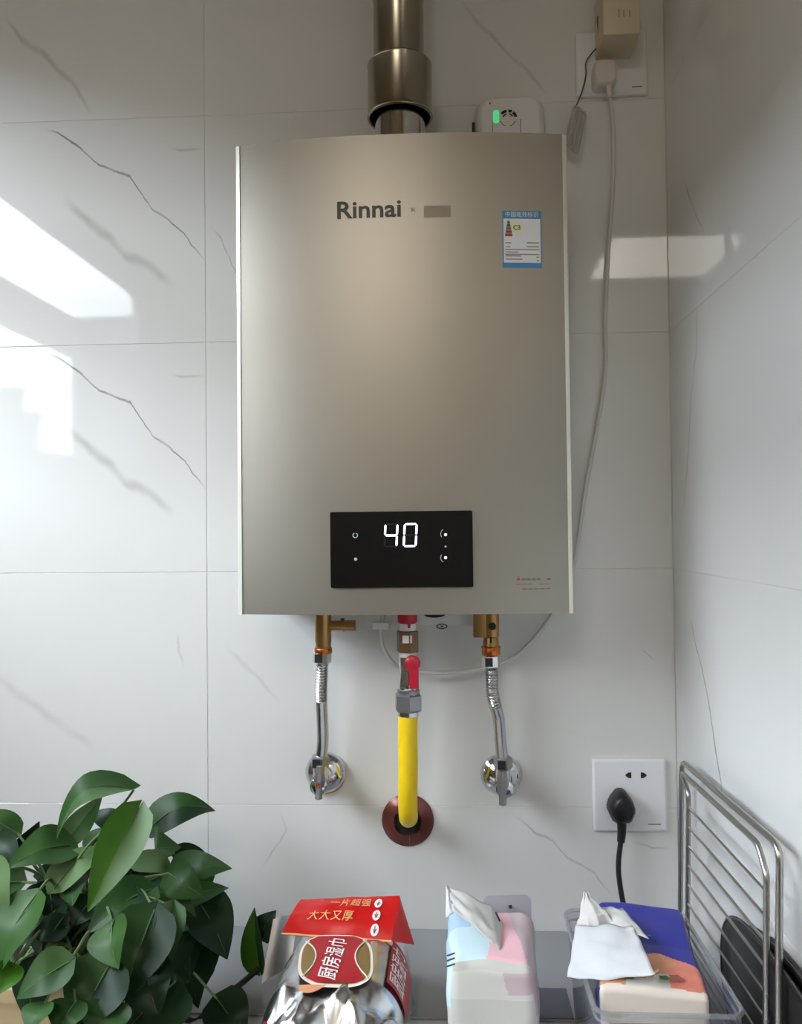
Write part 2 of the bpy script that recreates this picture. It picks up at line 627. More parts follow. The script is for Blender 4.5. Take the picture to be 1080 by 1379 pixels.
# window: frame, transom, mullion, panes
win = bpy.data.objects.new('window_1', None)
COL.objects.link(win)
win.location = (XL - .05, (WY0 + WY1) / 2, WZ0)
win['kind'] = 'structure'
xa, xb = XL - .027, XL - .004
bm = B()
fw = .012
box(bm, (xa, WY0, WZ0), (xb, WY1, WZ0 + fw))
box(bm, (xa, WY0, WZ1 - fw), (xb, WY1, WZ1))
box(bm, (xa, WY0, WZ0), (xb, WY0 + fw, WZ1))
box(bm, (xa, WY1 - fw, WZ0), (xb, WY1, WZ1))
obj('window_frame', bm, M['alu'], win, smooth=False)
obj('transom', box(B(), (xa, WY0, 1.912), (xb, WY1, 2.009)), M['alu'], win, smooth=False)
obj('mullion', box(B(), (xa, -1.075, WZ0), (xb, -1.036, 1.912)), M['alu'], win, smooth=False)
for y0, y1, z0, z1 in ((WY0, WY1, 2.009, WZ1), (WY0, -1.075, WZ0, 1.912), (-1.036, WY1, WZ0, 1.912)):
    obj('pane', box(B(), (XL - .017, y0, z0), (XL - .013, y1, z1)), M['pane'], win, smooth=False)

# tiles: 600 x 300 mm, each a bevelled slab standing 1.5 mm proud of its grout
ROWS = [-.1025, .1975, .4975, .7975, 1.0975, 1.3975, 1.6975, 1.9975, 2.2975]
J = .0004
CX = (XR - .3085) / 2
A_L = -.6085
def tile_mesh(w, h, th, m, bev=.0004):
    bm = B()
    box(bm, (-w / 2, 0, -h / 2), (w / 2, th, h / 2), bev, 1)
    me = bpy.data.meshes.new('tile')
    bmesh.ops.recalc_face_normals(bm, faces=bm.faces[:])
    bm.to_mesh(me)
    bm.free()
    me.materials.append(m)
    return me
def loc_print(cx, cz, pts, swap=False):
    return [((z - cz, x - cx) if swap else (x - cx, z - cz)) for x, _, z in pts]

def vein(cx, cz, pts, hw, s, rgb, axis='u'):
    return (loc_print(cx, cz, pts, axis == 'v'), axis, hw, s, rgb)

cA = 1.9975 - .15
main_vein = vein(A_L, cA, [(-0.5246, 0.0000, 1.9896), (-0.4842, 0.0000, 1.9681), (-0.4521, 0.0000, 1.9391), (-0.4210, 0.0000, 1.9242), (-0.4080, 0.0000, 1.9198), (-0.3792, 0.0000, 1.8733), (-0.3593, 0.0000, 1.8648), (-0.3346, 0.0000, 1.8385), (-0.3091, 0.0000, 1.8043)], .0026, .9, GV)
main_soft = vein(A_L, cA, [(-0.5005, 0.0000, 1.8961), (-0.4643, 0.0000, 1.8602), (-0.4343, 0.0000, 1.8375), (-0.4143, 0.0000, 1.8142), (-0.3845, 0.0000, 1.8025), (-0.3498, 0.0000, 1.7731)], .013, .5, SV)
main_bit = vein(A_L, cA, [(-0.3560, 0.0000, 1.9546), (-0.3341, 0.0000, 1.9518), (-0.3103, 0.0000, 1.9529)], .003, .6, SV)
PA = marble('marble tile print with long vein', [main_vein, main_soft, main_bit])
cB = 2.2975 - .15
PB = marble('marble tile print with soft vein', [vein(A_L, cB, [(-0.5806, 0.0000, 2.1444), (-0.5551, 0.0000, 2.1081), (-0.5225, 0.0000, 2.0866), (-0.4891, 0.0000, 2.0502), (-0.4590, 0.0000, 2.0041)], .009, .55, SV)])
cC = 1.3975 - .15
PC = marble('marble tile print with short vein', [vein(A_L, cC, [(-0.3489, 0.0000, 1.3209), (-0.3461, 0.0000, 1.2968), (-0.3413, 0.0000, 1.2728)], .0022, .7, SV, 'v'),
                                                 vein(A_L, cC, [(-0.6055, 0.0000, 1.2731), (-0.5254, 0.0000, 1.2149), (-0.4559, 0.0000, 1.1668)], .012, .25, SV)])
cD = 1.0975 - .15
PD = marble('plain marble tile', [])
PE = marble('marble tile print above heater', [
    vein(CX, cB, [(0.0292, 0.0000, 2.1413), (0.0480, 0.0000, 2.1082), (0.0783, 0.0000, 2.0777), (0.1093, 0.0000, 2.0433), (0.1420, 0.0000, 2.0052)], .006, .5, SV),
    vein(CX, cB, [(-0.1936, 0.0000, 1.9988), (-0.1761, 0.0000, 1.9805), (-0.1469, 0.0000, 1.9735), (-0.1255, 0.0000, 1.9609)], .004, .5, SV)])
PF = marble('marble tile print behind heater', [vein(CX, cA, [(-0.3029, 0.0000, 1.8552), (-0.2852, 0.0000, 1.8301), (-0.2697, 0.0000, 1.7905), (-0.2464, 0.0000, 1.7557)], .003, .7, SV)])
PG = marble('marble tile print below heater', [
    vein(CX, cC, [(0.2435, 0.0000, 1.3140), (0.2487, 0.0000, 1.2953), (0.2613, 0.0000, 1.2785)], .002, .7, SV),
    vein(CX, cC, [(-0.2883, 0.0000, 1.3015), (-0.2496, 0.0000, 1.2679), (-0.2111, 0.0000, 1.2249)], .006, .25, SV)])
PH = marble('marble tile print behind counter', [
    vein(CX, cD, [(-0.2160, 0.0000, 1.0919), (-0.2065, 0.0000, 1.0654), (-0.2202, 0.0000, 1.0445), (-0.2416, 0.0000, 1.0159)], .0024, .5, SV, 'v'),
    vein(CX, cD, [(0.0821, 0.0000, 1.0867), (0.1098, 0.0000, 1.0665), (0.1329, 0.0000, 1.0556), (0.1512, -0.0000, 1.0344), (0.1833, 0.0000, 1.0162), (0.2067, 0.0000, 0.9842)], .0028, .6, SV),
    vein(CX, cD, [(0.2300, 0.0000, 1.0547), (0.2528, 0.0000, 1.0475), (0.2803, 0.0000, 1.0469)], .0022, .6, SV)])
left_prints = {1.9975: PB, 1.6975: PA, 1.3975: PA, 1.0975: PC}
mid_prints = {1.9975: PE, 1.6975: PF, 1.3975: PD, 1.0975: PG, .7975: PH}
cache = {}
def place_tile(parent, cx, cy, cz, w, h, rz, m):
    J = .0004 if rz == 0 else .00012
    k = (round(w, 4), round(h, 4), m.name)
    if k not in cache:
        cache[k] = tile_mesh(w - 2 * J, h - 2 * J, .0095, m, .0004 if rz == 0 else .0001)
    o = bpy.data.objects.new('tile', cache[k])
    COL.objects.link(o)
    o.parent = parent
    o.location = Vector((cx, cy, cz)) - parent.location
    o.rotation_euler = (0, 0, rz)
    return o
for z0 in ROWS:
    h = .3 if z0 < 2.2 else ZC - z0
    lo = max(z0, 0)
    hh = z0 + h - lo
    place_tile(wall_back, A_L, 0, lo + hh / 2, .6, hh, 0, left_prints.get(z0, PD))
    place_tile(wall_back, (XL - .9085) / 2, 0, lo + hh / 2, .0415, hh, 0, PD)
    place_tile(wall_back, CX, 0, lo + hh / 2, XR + .3085, hh, 0, mid_prints.get(z0, PD))
# right wall: front face at X = XR, local x runs towards the camera
RY = -.1935
def rprint(pts, cz, hw, s, rgb, axis='v'):
    return ([(z - cz, -(y - RY)) for _, y, z in pts], axis, hw, s, rgb)
PR1 = marble('marble tile print right upper', [
    rprint([(0.2882, -0.0731, 1.8620), (0.2882, -0.0968, 1.8257), (0.2882, -0.1269, 1.7866), (0.2882, -0.1462, 1.7662)], cA, .003, .6, SV),
    rprint([(0.2882, -0.1213, 1.7359), (0.2882, -0.1546, 1.7413), (0.2882, -0.2092, 1.7341)], cA, .003, .45, SV)])
PR2 = marble('marble tile print right middle', [
    rprint([(0.2882, -0.1113, 1.7011), (0.2882, -0.1083, 1.6511), (0.2882, -0.0829, 1.5960), (0.2882, -0.0674, 1.5281), (0.2882, -0.0459, 1.4671)], 1.6975 - .15, .004, .4, SV)])
PR3 = marble('marble tile print right lower', [
    rprint([(0.2882, -0.0620, 1.3438), (0.2882, -0.0932, 1.3048), (0.2882, -0.1224, 1.2684), (0.2882, -0.1440, 1.2169), (0.2882, -0.1689, 1.1656)], cC, .0034, .75, GV)])
rp = {1.6975: PR1, 1.3975: PR2, 1.0975: PR3}
for z0 in ROWS:
    h = .3 if z0 < 2.2 else ZC - z0
    lo = max(z0, 0)
    hh = z0 + h - lo
    place_tile(wall_right, XR, -.1935, lo + hh / 2, .387, hh, -math.pi / 2, rp.get(z0, PD))
    for k in range(4):
        w = .6 if k < 3 else -YB - .387 - 1.8
        place_tile(wall_right, XR, -.387 - .6 * k - w / 2, lo + hh / 2, w, hh, -math.pi / 2, PD)

# neighbouring buildings across the yard (seen only as tile reflections, the long block not at all)
def house(name, label, lo, hi, m):
    t = thing(name, label, 'building', (lo[0], (lo[1] + hi[1]) / 2, lo[2]))
    obj('wall', box(B(), lo, hi), m, t, smooth=False)
    obj('roof', box(B(), (lo[0] - .1, lo[1] - .1, hi[2]), (hi[0] + .1, hi[1] + .1, hi[2] + .12)), M['outside2'], t, smooth=False)
    return t
house('neighbour_building', 'tall grey block outside, its edge mirrored in the left wall tiles', (-9.65, -30, -6), (-4, -20, 7.1), M['outside1'])
house('neighbour_building', 'low stepped block outside, faint in the lower left tile reflection', (-18, -22.4, -6), (-12.03, -22, 4.9), M['outside1'])
house('neighbour_building', 'long unseen block added across the yard to hold back low sky light', (-20, -19, -6), (-16, 12, 6.4), M['outside2'])  # unseen, placed and raised to keep the upper wall darker
house('neighbour_building', 'taller annex outside, at the very edge of the tile reflection', (-18, -23.2, -6), (-12.95, -22.7, 5.8), M['outside2'])

# ------------------------------------------------------------------ worktop
wt = thing('worktop', 'grey glossy worktop ledge along the tiled wall under the packs', 'worktop', (-.33, 0, .90))
obj('slab', box(B(), (XL + .001, -.60, .86), (XR - .001, -.0005, .941), .003), M['top_light'], wt)
obj('ledge_panel', box(B(), (XL + .001, -.187, .9412), (XR - .001, -.0005, .943), .0006, 1), M['top_grey'], wt)
obj('glass_inset', box(B(), (.088, -.184, .9432), (.128, -.129, .9438)), M['top_dark'], wt, smooth=False)
obj('cabinet_front', box(B(), (XL + .001, -.585, 0.001), (XR - .001, -.565, .86), .002), M['white'], wt)
ZT = .9432

# ------------------------------------------------------------------ water heater
HX0, HX1, HZ0, HZ1 = -.2318, .1410, 1.357, 1.887
HXC = (HX0 + HX1) / 2
hh = (HX1 - HX0) / 2
def hy(x):                                   # front face of the bulging panel
    t = (x - HXC) / (hh - .005)
    return -.1405 - .0145 * (1 - abs(t) ** 2.2)
ht = thing('water_heater', 'champagne coloured gas water heater with black display on the tiled wall', 'water heater', (HXC, 0, HZ0))
poly = [(HX0 + .005 + (HX1 - HX0 - .010) * k / 40, hy(HX0 + .005 + (HX1 - HX0 - .010) * k / 40)) for k in range(41)]
poly += [(HX1 - .005, -.125), (HX0 + .005, -.125)]
bm = prism(B(), poly, lambda x, y: Vector((x, y, HZ0)), lambda x, y: Vector((x, y, HZ1)))
obj('front_panel', bm, M['champ'], ht)
for sg, x0 in ((1, HX0), (-1, HX1)):
    pl = [(x0 + sg * .0052, -.1418), (x0 + sg * .0012, -.1405), (x0, -.1385), (x0, -.122), (x0 + sg * .0052, -.122)]
    bm = prism(B(), pl, lambda x, y: Vector((x, y, HZ0 - .0006)), lambda x, y: Vector((x, y, HZ1 - .001)))
    obj('edge_chamfer', bm, M['trim'], ht, label='pale edge strip with the reflected gleam in its colour')
obj('casing', box(B(), (HX0 + .006, -.1235, HZ0 + .004), (HX1 - .006, -.002, HZ1 - .004), .004), M['casing'], ht)
# white bracket plate hanging below the casing, with a slot and a small printed mark
bm = B()
box(bm, (-.099, -.034, HZ0 - .026), (.034, -.031, HZ0 + .006), .0008)
tray = obj('bracket_plate', bm, M['white'], ht)
q0 = (-0.0132, -0.0345, 1.3446)
obj('slot', prism(B(), [(q0[0] + .0135 * a, q0[2] + .0040 * b) for a, b in circle(1, 20)], *onwall(-.0338, -.0344)), M['hole'], tray, smooth=False, label='black oval slot')
q0 = (-0.0042, -0.0345, 1.3299)
bm = B()
for r0, r1, n, off in ((.0066, .0052, 24, 0), (.0020, .0002, 8, 0)):
    a = [bm.verts.new((q0[0] + 1.05 * r0 * math.cos(2 * math.pi * k / n), -.0344, q0[2] + .52 * r0 * math.sin(2 * math.pi * k / n))) for k in range(n)]
    b = [bm.verts.new((q0[0] + 1.05 * r1 * math.cos(2 * math.pi * k / n), -.0344, q0[2] + .40 * r1 * math.sin(2 * math.pi * k / n))) for k in range(n)]
    for k in range(n):
        bm.faces.new((a[k], a[(k + 1) % n], b[(k + 1) % n], b[k]))
obj('printed_mark', bm, M['ink'], tray, smooth=False, label='small black oval eye-shaped mark')

def face(x, z, h=.0004):                      # a point lifted off the curved front
    return Vector((x, hy(x) - h, z))
# maker's lettering
p0, p1 = (-0.1143, -0.1530, 1.8032), (-0.0433, -0.1550, 1.8018)
bm = text_bm('Rinnai', .0268, lambda x, y: face(p0[0] + x * 1.0, p0[2] + y), bold=.00055, align='LEFT')
ws = [v.co.x for v in bm.verts]
k = (p1[0] - p0[0]) / (max(ws) - min(ws))
for v in bm.verts:
    v.co.x = p0[0] + (v.co.x - min(ws)) * k
    v.co.y = hy(v.co.x) - .0004
obj('lettering', bm, M['ink'], ht, smooth=False, label='black lettering Rinnai')
p2 = (-0.0302, -0.1550, 1.8014)
bm = text_bm('×', .012, lambda x, y: face(p2[0] + x, p2[2] + y))
obj('lettering', bm, M['smudge'], ht, smooth=False, label='faint multiplication sign')
q0, q1 = (-0.0181, -0.1550, 1.7928), (0.0114, -0.1550, 1.8058)
bm = grid(B(), lambda a, b: face(q0[0] + (q1[0] - q0[0]) * a, q0[2] + (q1[2] - q0[2]) * b, .0002), 6, 1)
obj('faded_print', bm, M['smudge'], ht, smooth=False, label='faded grey print beside the lettering')

# display
d0, d1 = (-0.1245, -0.1540, 1.3870), (0.0309, -0.1530, 1.4699)
dw, dh, dcx, dcz = d1[0] - d0[0], d1[2] - d0[2], (d0[0] + d1[0]) / 2, (d0[2] + d1[2]) / 2
bm = prism(B(), rrect(dw, dh, .0018, 4), lambda x, z: Vector((dcx + x, hy(dcx) - .0026, dcz + z)), lambda x, z: Vector((dcx + x, -.150, dcz + z)))
dsp = obj('display', bm, M['screen'], ht, smooth=False, label='black glass display reading 40')
DY = hy(dcx) - .0029
def seg7(cx, cz, w, h, on):
    lit, off = B(), B()
    t = .0021
    sk = .06
    S = {'a': (0, h / 2, 1), 'g': (0, 0, 1), 'd': (0, -h / 2, 1), 'f': (-w / 2, h / 4, 0), 'b': (w / 2, h / 4, 0), 'e': (-w / 2, -h / 4, 0), 'c': (w / 2, -h / 4, 0)}
    for key, (x, z, hor) in S.items():
        if hor:
            L = w / 2 - .0004
            pl = [(-L, 0), (-L + t / 2, t / 2), (L - t / 2, t / 2), (L, 0), (L - t / 2, -t / 2), (-L + t / 2, -t / 2)]
        else:
            L = h / 4 - .0004
            pl = [(0, -L), (t / 2, -L + t / 2), (t / 2, L - t / 2), (0, L), (-t / 2, L - t / 2), (-t / 2, -L + t / 2)]
        bm = lit if key in on else off
        vs = [bm.verts.new((cx + x + a + (z + b) * sk, DY, cz + z + b)) for a, b in pl]
        bm.faces.new(vs)
    return lit, off
g4, g0 = (-0.0579, -0.1570, 1.4438), (-0.0369, -0.1570, 1.4439)
gw, gh = .0131, .0242
for g, on in ((g4, 'fgbc'), (g0, 'abcdef')):
    lit, off = seg7(g[0], g[2], gw, gh, on)
    obj('digit', lit, M['digit'], dsp, smooth=False, label='lit white digit 4' if on == 'fgbc' else 'lit white digit 0')
    obj('unlit_segment', off, M['ghost'], dsp, smooth=False)
def ring(bm, cx, cz, r0, r1, a0=0, a1=360, n=16, y=DY):
    vs = []
    for k in range(n + 1):
        a = math.radians(a0 + (a1 - a0) * k / n)
        vs.append((bm.verts.new((cx + r0 * math.cos(a), y, cz + r0 * math.sin(a))), bm.verts.new((cx + r1 * math.cos(a), y, cz + r1 * math.sin(a)))))
    for k in range(n):
        bm.faces.new((vs[k][0], vs[k + 1][0], vs[k + 1][1], vs[k][1]))
M['icon'] = mat('dim icon light', (120, 124, 132), .4, emit=(190, 196, 210), estr=.25)
M['iconb'] = mat('icon light', (200, 204, 212), .4, emit=(225, 228, 235), estr=.4)
for (c, r0, r1, a0, a1, mm) in (((-0.0970, -0.1570, 1.4442), .0030, .0020, 110, 430, 'icon'), ((-0.0968, -0.1570, 1.4182), .0018, .0001, 0, 360, 'icon'),
                                ((0.0015, -0.1570, 1.4440), .0017, .0001, 0, 360, 'iconb'), ((0.0013, -0.1570, 1.4311), .0011, .0001, 0, 360, 'icon'),
                                ((0.0012, -0.1570, 1.4190), .0017, .0001, 0, 360, 'iconb'),
                                ((0.0015, -0.1570, 1.4448), .0056, .0050, 120, 220, 'icon'), ((0.0012, -0.1570, 1.4190), .0056, .0050, 140, 240, 'icon')):
    bm = B()
    ring(bm, c[0], c[2], r0, r1, a0, a1)
    obj('icon', bm, M[mm], dsp, smooth=False)

# energy label
l0, l1 = (0.0678, -0.1490, 1.7364), (0.1112, -0.1490, 1.7997)
lw, lh = l1[0] - l0[0], l1[2] - l0[2]
def lab(a, b, h=.0003):
    return face(l0[0] + lw * a, l0[2] + lh * b, h)
bm = grid(B(), lambda a, b: lab(a, b), 6, 2)
el = obj('energy_label', bm, M['lblue'], ht, smooth=False, label='blue and white energy efficiency sticker')
def patch(name, a0, b0, a1, b1, m, h=.0005, label=None):
    return obj(name, grid(B(), lambda a, b: lab(a0 + (a1 - a0) * a, b0 + (b1 - b0) * b, h), 4, 1), m, el, smooth=False, label=label)
patch('label_field', .03, .09, .97, .86, M['lwhite'])
bm = text_bm('中国能效标识', .0062, lambda x, y: lab(.5 + x / lw, .93 + y / lh, .0005))
obj('lettering', bm, M['lwhite'], el, smooth=False, label='white heading on the blue band')
for k in range(5):
    zt_, zb_ = .82 - .055 * k, .77 - .055 * k
    wa, wb = .03 + .014 * k, .036 + .016 * k
    bm = B()
    bm.faces.new([bm.verts.new(lab(.16 + s * w, z, .0007)) for s, w, z in ((-1, wa, zt_), (1, wa, zt_), (1, wb, zb_), (-1, wb, zb_))])
    obj('rating_bar', bm, M['green_ink'] if k < 2 else (M['gold'] if k == 2 else M['red_ink']), el, smooth=False)
patch('yellow_field', .26, .62, .50, .80, mat('pale yellow print', (232, 226, 180), .5), .0006)
bm = text_bm('C3', .0070, lambda x, y: lab(.37 + x / lw, .70 + y / lh, .0008), bold=.0002)
obj('lettering', bm, M['green_ink'], el, smooth=False, label='dark green grade mark')
for a0, b, a1 in ((.07, .435, .22), (.62, .44, .93), (.07, .365, .20), (.62, .37, .93), (.06, .32, .94), (.07, .275, .40), (.06, .235, .94), (.07, .205, .46), (.07, .15, .50), (.86, .19, .93), (.86, .13, .93)):
    patch('text_line', a0, b - .008, a1, b + .008, M['grey_ink'], .0007)
# small print at the lower right
for x0, x1, y, mm in ((702, 743, 780, 'grey_ink'), (695, 741, 786.5, 'smudge'), (695, 743, 793, 'grey_ink')):
    pass
for (a, b, mm) in (((0.0836, -0.1460, 1.3931), (0.1167, -0.1460, 1.3953), 'grey_ink'), ((0.0779, -0.1460, 1.3883), (0.1150, -0.1460, 1.3898), 'smudge'), ((0.0778, -0.1460, 1.3830), (0.1165, -0.1460, 1.3844), 'grey_ink')):
    for i in range(6):
        if (i + int(a[2] * 1e4)) % 7 == 5:
            continue
        x0, x1 = a[0] + (b[0] - a[0]) * i / 6, a[0] + (b[0] - a[0]) * (i + .85) / 6
        obj('text_line', grid(B(), lambda s, t: face(x0 + (x1 - x0) * s, a[2] + (b[2] - a[2]) * t, .0003), 1, 1), M[mm], ht, smooth=False)
p = (0.0804, -0.1460, 1.3952)
bm = B()
bm.faces.new([bm.verts.new(face(p[0] + dx, p[2] + dz, .0003)) for dx, dz in ((-.0025, -.0018), (.0025, -.0018), (0, .0022))])
obj('warning_triangle', bm, M['red_ink'], ht, smooth=False, label='tiny red triangle')

# ------------------------------------------------------------------ flue
FX, FY = -.0472, -.075
fl = thing('exhaust_flue', 'stainless exhaust pipe with wide collar rising above the heater', 'flue pipe', (FX, FY, 1.883))
obj('inner_pipe', lathe(B(), (FX, FY, 1.8835), (0, 0, 1), [(.0302, 0), (.0302, .085), (.027, .085), (.027, 0)], 48, closed=True), M['chrome'], fl, label='mirror polished inner pipe')
obj('collar', lathe(B(), (FX, FY, 1.9445), (0, 0, 1), [(.0362, 0), (.0375, -.0012), (.0392, 0), (.0396, .0012), (.0388, .0026), (.0385, .005), (.0385, .061), (.0390, .0628), (.0384, .0642), (.031, .0642), (.031, .0630), (.0365, .0625), (.0365, .004)], 56, closed=True), M['steel'], fl)
obj('upper_pipe', lathe(B(), (FX - .0008, FY, 2.0), (0, 0, 1), [(.0303, 0), (.0303, .086), (.0310, .0875), (.0310, .094), (.0303, .0955), (.0303, ZC - 2.0 - .001)], 48), M['steel'], fl)
obj('lock_tab', box(B(), (FX + .0105, FY - .0352, 2.0055), (FX + .013, FY - .0335, 2.0085)), M['hole'], fl, smooth=False)

# ------------------------------------------------------------------ gas detector
gx, gz0, gz1 = .0885, 1.8885, 1.9935
gd = thing('gas_detector', 'white gas alarm with green light peeping over the heater top', 'gas detector', (gx, 0, gz0))
GH = (gz0 + gz1) / 2
obj('back_plate', prism(B(), rrect(.0885, gz1 - gz0, .016, 6, gx, GH), *onwall(-.001, -.012)), M['white'], gd)
bm = B()
secs = [(-.010, 0, .017), (-.022, .0008, .017), (-.032, .004, .0165), (-.0375, .0078, .016), (-.0385, .0095, .015)]
rings = []
for y, ins, rad in secs:
    rings.append([bm.verts.new((x, y, z)) for x, z in rrect(.0880 - 2 * ins, gz1 - gz0 - .001 - 2 * ins, rad, 6, gx, GH)])
for a, b in zip(rings, rings[1:]):
    for k in range(len(a)):
        bm.faces.new((a[k], a[(k + 1) % len(a)], b[(k + 1) % len(a)], b[k]))
bm.faces.new(rings[-1])
bm.faces.new(rings[0])
obj('cover', bm, M['white'], gd)
GY = -.0389
gc = (0.0851, -0.0389, 1.9584)
for a0, a1, r0, r1 in ((12, 52, .0118, .0082), (62, 86, .0118, .0082), (98, 140, .0118, .0082), (195, 250, .0098, .0090), (285, 340, .0098, .0090), (30, 75, .0072, .0056), (110, 160, .0072, .0056)):
    bm = B()
    ring(bm, gc[0], gc[2], r0, r1, a0, a1, 6, GY)
    obj('vent_slot', bm, M['hole'], gd, smooth=False)
q = (0.0704, -0.0389, 1.9617)
bm = prism(B(), rrect(.0075, .0165, .003, 4, q[0], q[2]), *onwall(GY + .0005, GY - .0003))
obj('indicator_light', bm, M['lamp_green'], gd, smooth=False, label='green indicator light')
q = (0.0633, -0.0389, 1.9788)
obj('pin_hole', prism(B(), circle(.0011, 10, q[0], q[2]), *onwall(GY + .0005, GY - .0001)), M['hole'], gd, smooth=False)
a, b = (0.0658, -0.0389, 1.9572), (0.1006, -0.0389, 1.9559)
for xx in (a[0], b[0]):
    obj('panel_seam', box(B(), (xx - .0004, GY - .0001, gz0 + .03), (xx + .0004, GY + .0005, a[2])), M['grey_ink'], gd, smooth=False)
q = (0.0416, -0.0200, 1.9583)
obj('side_slot', box(B(), (q[0] - .0004, -.024, q[2] - .012), (q[0] + .0030, -.018, q[2] + .005)), M['hole'], gd, smooth=False)

# ------------------------------------------------------------------ sockets
def socket(name, label, c0, c1):
    cx, cz, w, h = (c0[0] + c1[0]) / 2, (c0[2] + c1[2]) / 2, c1[0] - c0[0], c1[2] - c0[2]
    t = thing(name, label, 'socket', (cx, 0, cz), )
    bm = B()
    rs = []
    for y, ins in ((-.0002, 0), (-.0055, 0), (-.0080, .0022), (-.0084, .003)):
        rs.append([bm.verts.new((x, y, z)) for x, z in rrect(w - 2 * ins, h - 2 * ins, .002, 3, cx, cz)])
    for a, b in zip(rs, rs[1:]):
        for k in range(len(a)):
            bm.faces.new((a[k], a[(k + 1) % len(a)], b[(k + 1) % len(a)], b[k]))
    bm.faces.new(rs[0]); bm.faces.new(rs[-1])
    obj('cover_plate', bm, M['wplate'], t)
    return t
so = socket('wall_socket', 'white square wall socket low on the right holding the black plug', (0.1820, -0.0040, 1.0700), (0.2734, -0.0040, 1.1602))
for c, sg in (((0.2267, -0.0084, 1.1405), -1), ((0.2441, -0.0084, 1.1406), 1)):
    pl = [(c[0] + sg * .0033, c[2]), (c[0] - sg * .0008, c[2] + .0038), (c[0] - sg * .0030, c[2] + .0030), (c[0] - sg * .0030, c[2] - .0030), (c[0] - sg * .0008, c[2] - .0038)]
    pl = [(c[0] + sg * .0042, c[2] + .0008), (c[0] + sg * .0042, c[2] - .0008), (c[0] + sg * .001, c[2] - .0032), (c[0] - sg * .0028, c[2] - .0038), (c[0] - sg * .0028, c[2] + .0038), (c[0] + sg * .001, c[2] + .0032)]
    pl = [(2 * c[0] - x, z) for x, z in pl] if sg < 0 and False else pl
    obj('pin_hole', prism(B(), pl, *onwall(-.0080, -.0086)), M['hole'], so, smooth=False)
q0 = (0.2494, -0.0084, 1.0801); q1 = (0.2649, -0.0084, 1.0793)
obj('text_line', box(B(), (q0[0], -.00855, q0[2] - .0006), (q1[0], -.0083, q0[2] + .0006)), M['grey_ink'], so, smooth=False)
su = socket('wall_socket', 'white square wall socket high in the corner holding a white plug', (0.1753, -0.0040, 2.0007), (0.2652, -0.0040, 2.0835))
q0 = (0.2448, -0.0084, 2.0090); q1 = (0.2569, -0.0084, 2.0090)
obj('text_line', box(B(), (q0[0], -.00855, q0[2] - .0006), (q1[0], -.0083, q0[2] + .0006)), M['grey_ink'], su, smooth=False)

# black plug and its cord
pc = (0.2141, -0.0300, 1.1065)
bp = thing('power_plug', 'black three pin plug and cord in the lower right socket', 'plug', (pc[0], -.0087, pc[2]))
bm = B()
pent = [(-.0045, .0195), (.0045, .0195), (.0135, .0080), (.0172, -.004), (.0105, -.0195), (-.0105, -.0195), (-.0172, -.004), (-.0135, .0080)]
rs = []
for y, s in ((-.0088, .98), (-.020, 1.0), (-.030, .93), (-.036, .74), (-.0375, .6)):
    rs.append([bm.verts.new((pc[0] + x * s, y, pc[2] + z * s)) for x, z in pent])
for a, b in zip(rs, rs[1:]):
    for k in range(8):
        bm.faces.new((a[k], a[(k + 1) % 8], b[(k + 1) % 8], b[k]))
bm.faces.new(rs[0]); bm.faces.new(rs[-1])
bmesh.ops.bevel(bm, geom=bm.edges[:], offset=.0016, segments=2, affect='EDGES')
obj('plug_body', bm, M['black'], bp)
path = spline([(pc[0], -.020, pc[2] - .016), (0.2140, -0.0220, 1.0775), (0.2121, -0.0240, 1.0655), (0.2085, -0.0260, 1.0410), (0.2091, -0.0260, 1.0185), (0.2148, -0.0260, 0.9853), (pc[0] + .012, -.030, .965), (pc[0] + .02, -.034, .9462), (pc[0] + .05, -.036, .9462)], 8)
obj('strain_relief', tube(B(), spline([(pc[0], -.020, pc[2] - .013), (0.2140, -0.0220, 1.0775), (0.2120, -0.0240, 1.0637)], 6), lambda t: .0062 - .0016 * t, 14), M['black'], bp)
obj('cord', tube(B(), path, .0032, 12), M['blackrubber'], bp)

# cream adapter with its bundled thin cable
a0, a1 = (0.1990, -0.0620, 2.0446), (0.2426, -0.0620, 2.0854)
ad = thing('power_adapter', 'cream block adapter at the top edge with a thin tied cable', 'adapter', ((a0[0] + a1[0]) / 2, -.0087, a0[2]))
obj('adapter_body', box(B(), (a0[0], -.062, a0[2]), (a1[0], -.0087, a0[2] + .07), .002), M['beige'], ad)
cx = (a0[0] + a1[0]) / 2 + .003
for dx, h in ((-.006, .010), (0, .008), (.007, .008)):
    obj('pin_hole', box(B(), (cx + dx - .0006, -.0622, a0[2] + .021), (cx + dx + .0006, -.0619, a0[2] + .021 + h)), M['smudge'], ad, smooth=False)
cab = spline([(0.2042, -0.0350, 2.0714), (0.1985, -0.0330, 2.0860), (0.1996, -0.0300, 2.0663), (0.2029, -0.0220, 2.0589), (0.1940, -0.0140, 2.0508), (0.1868, -0.0120, 2.0408), (0.1865, -0.0120, 2.0236), (0.1802, -0.0140, 2.0008), (0.1722, -0.0160, 1.9811)], 7)
obj('thin_cable', tube(B(), cab, .0009, 8), M['wire'], ad, label='thin dark grey cable')
bm = B()
for k in range(4):
    o = k * .0030
    t0, t1 = Vector((0.1703, -0.0160, 1.9783)), Vector((0.1593, -0.0220, 1.9303))
    d = Vector((o, -.002 * (k % 2), -.003 * k + .004))
    e = Vector((.0042, -.001, -.0045))
    loop = spline([t0 + d, t0 * .5 + t1 * .5 + d + Vector((-.0015, 0, 0)), t1 + d, t1 + d + e * .6 + Vector((0, 0, -.003)), t1 + d + e, t0 * .5 + t1 * .5 + d + e * 1.1, t0 + d + e, t0 + d + e * .5 + Vector((0, 0, .003))], 6)
    tube(bm, loop, .00135, 8, closed=True)
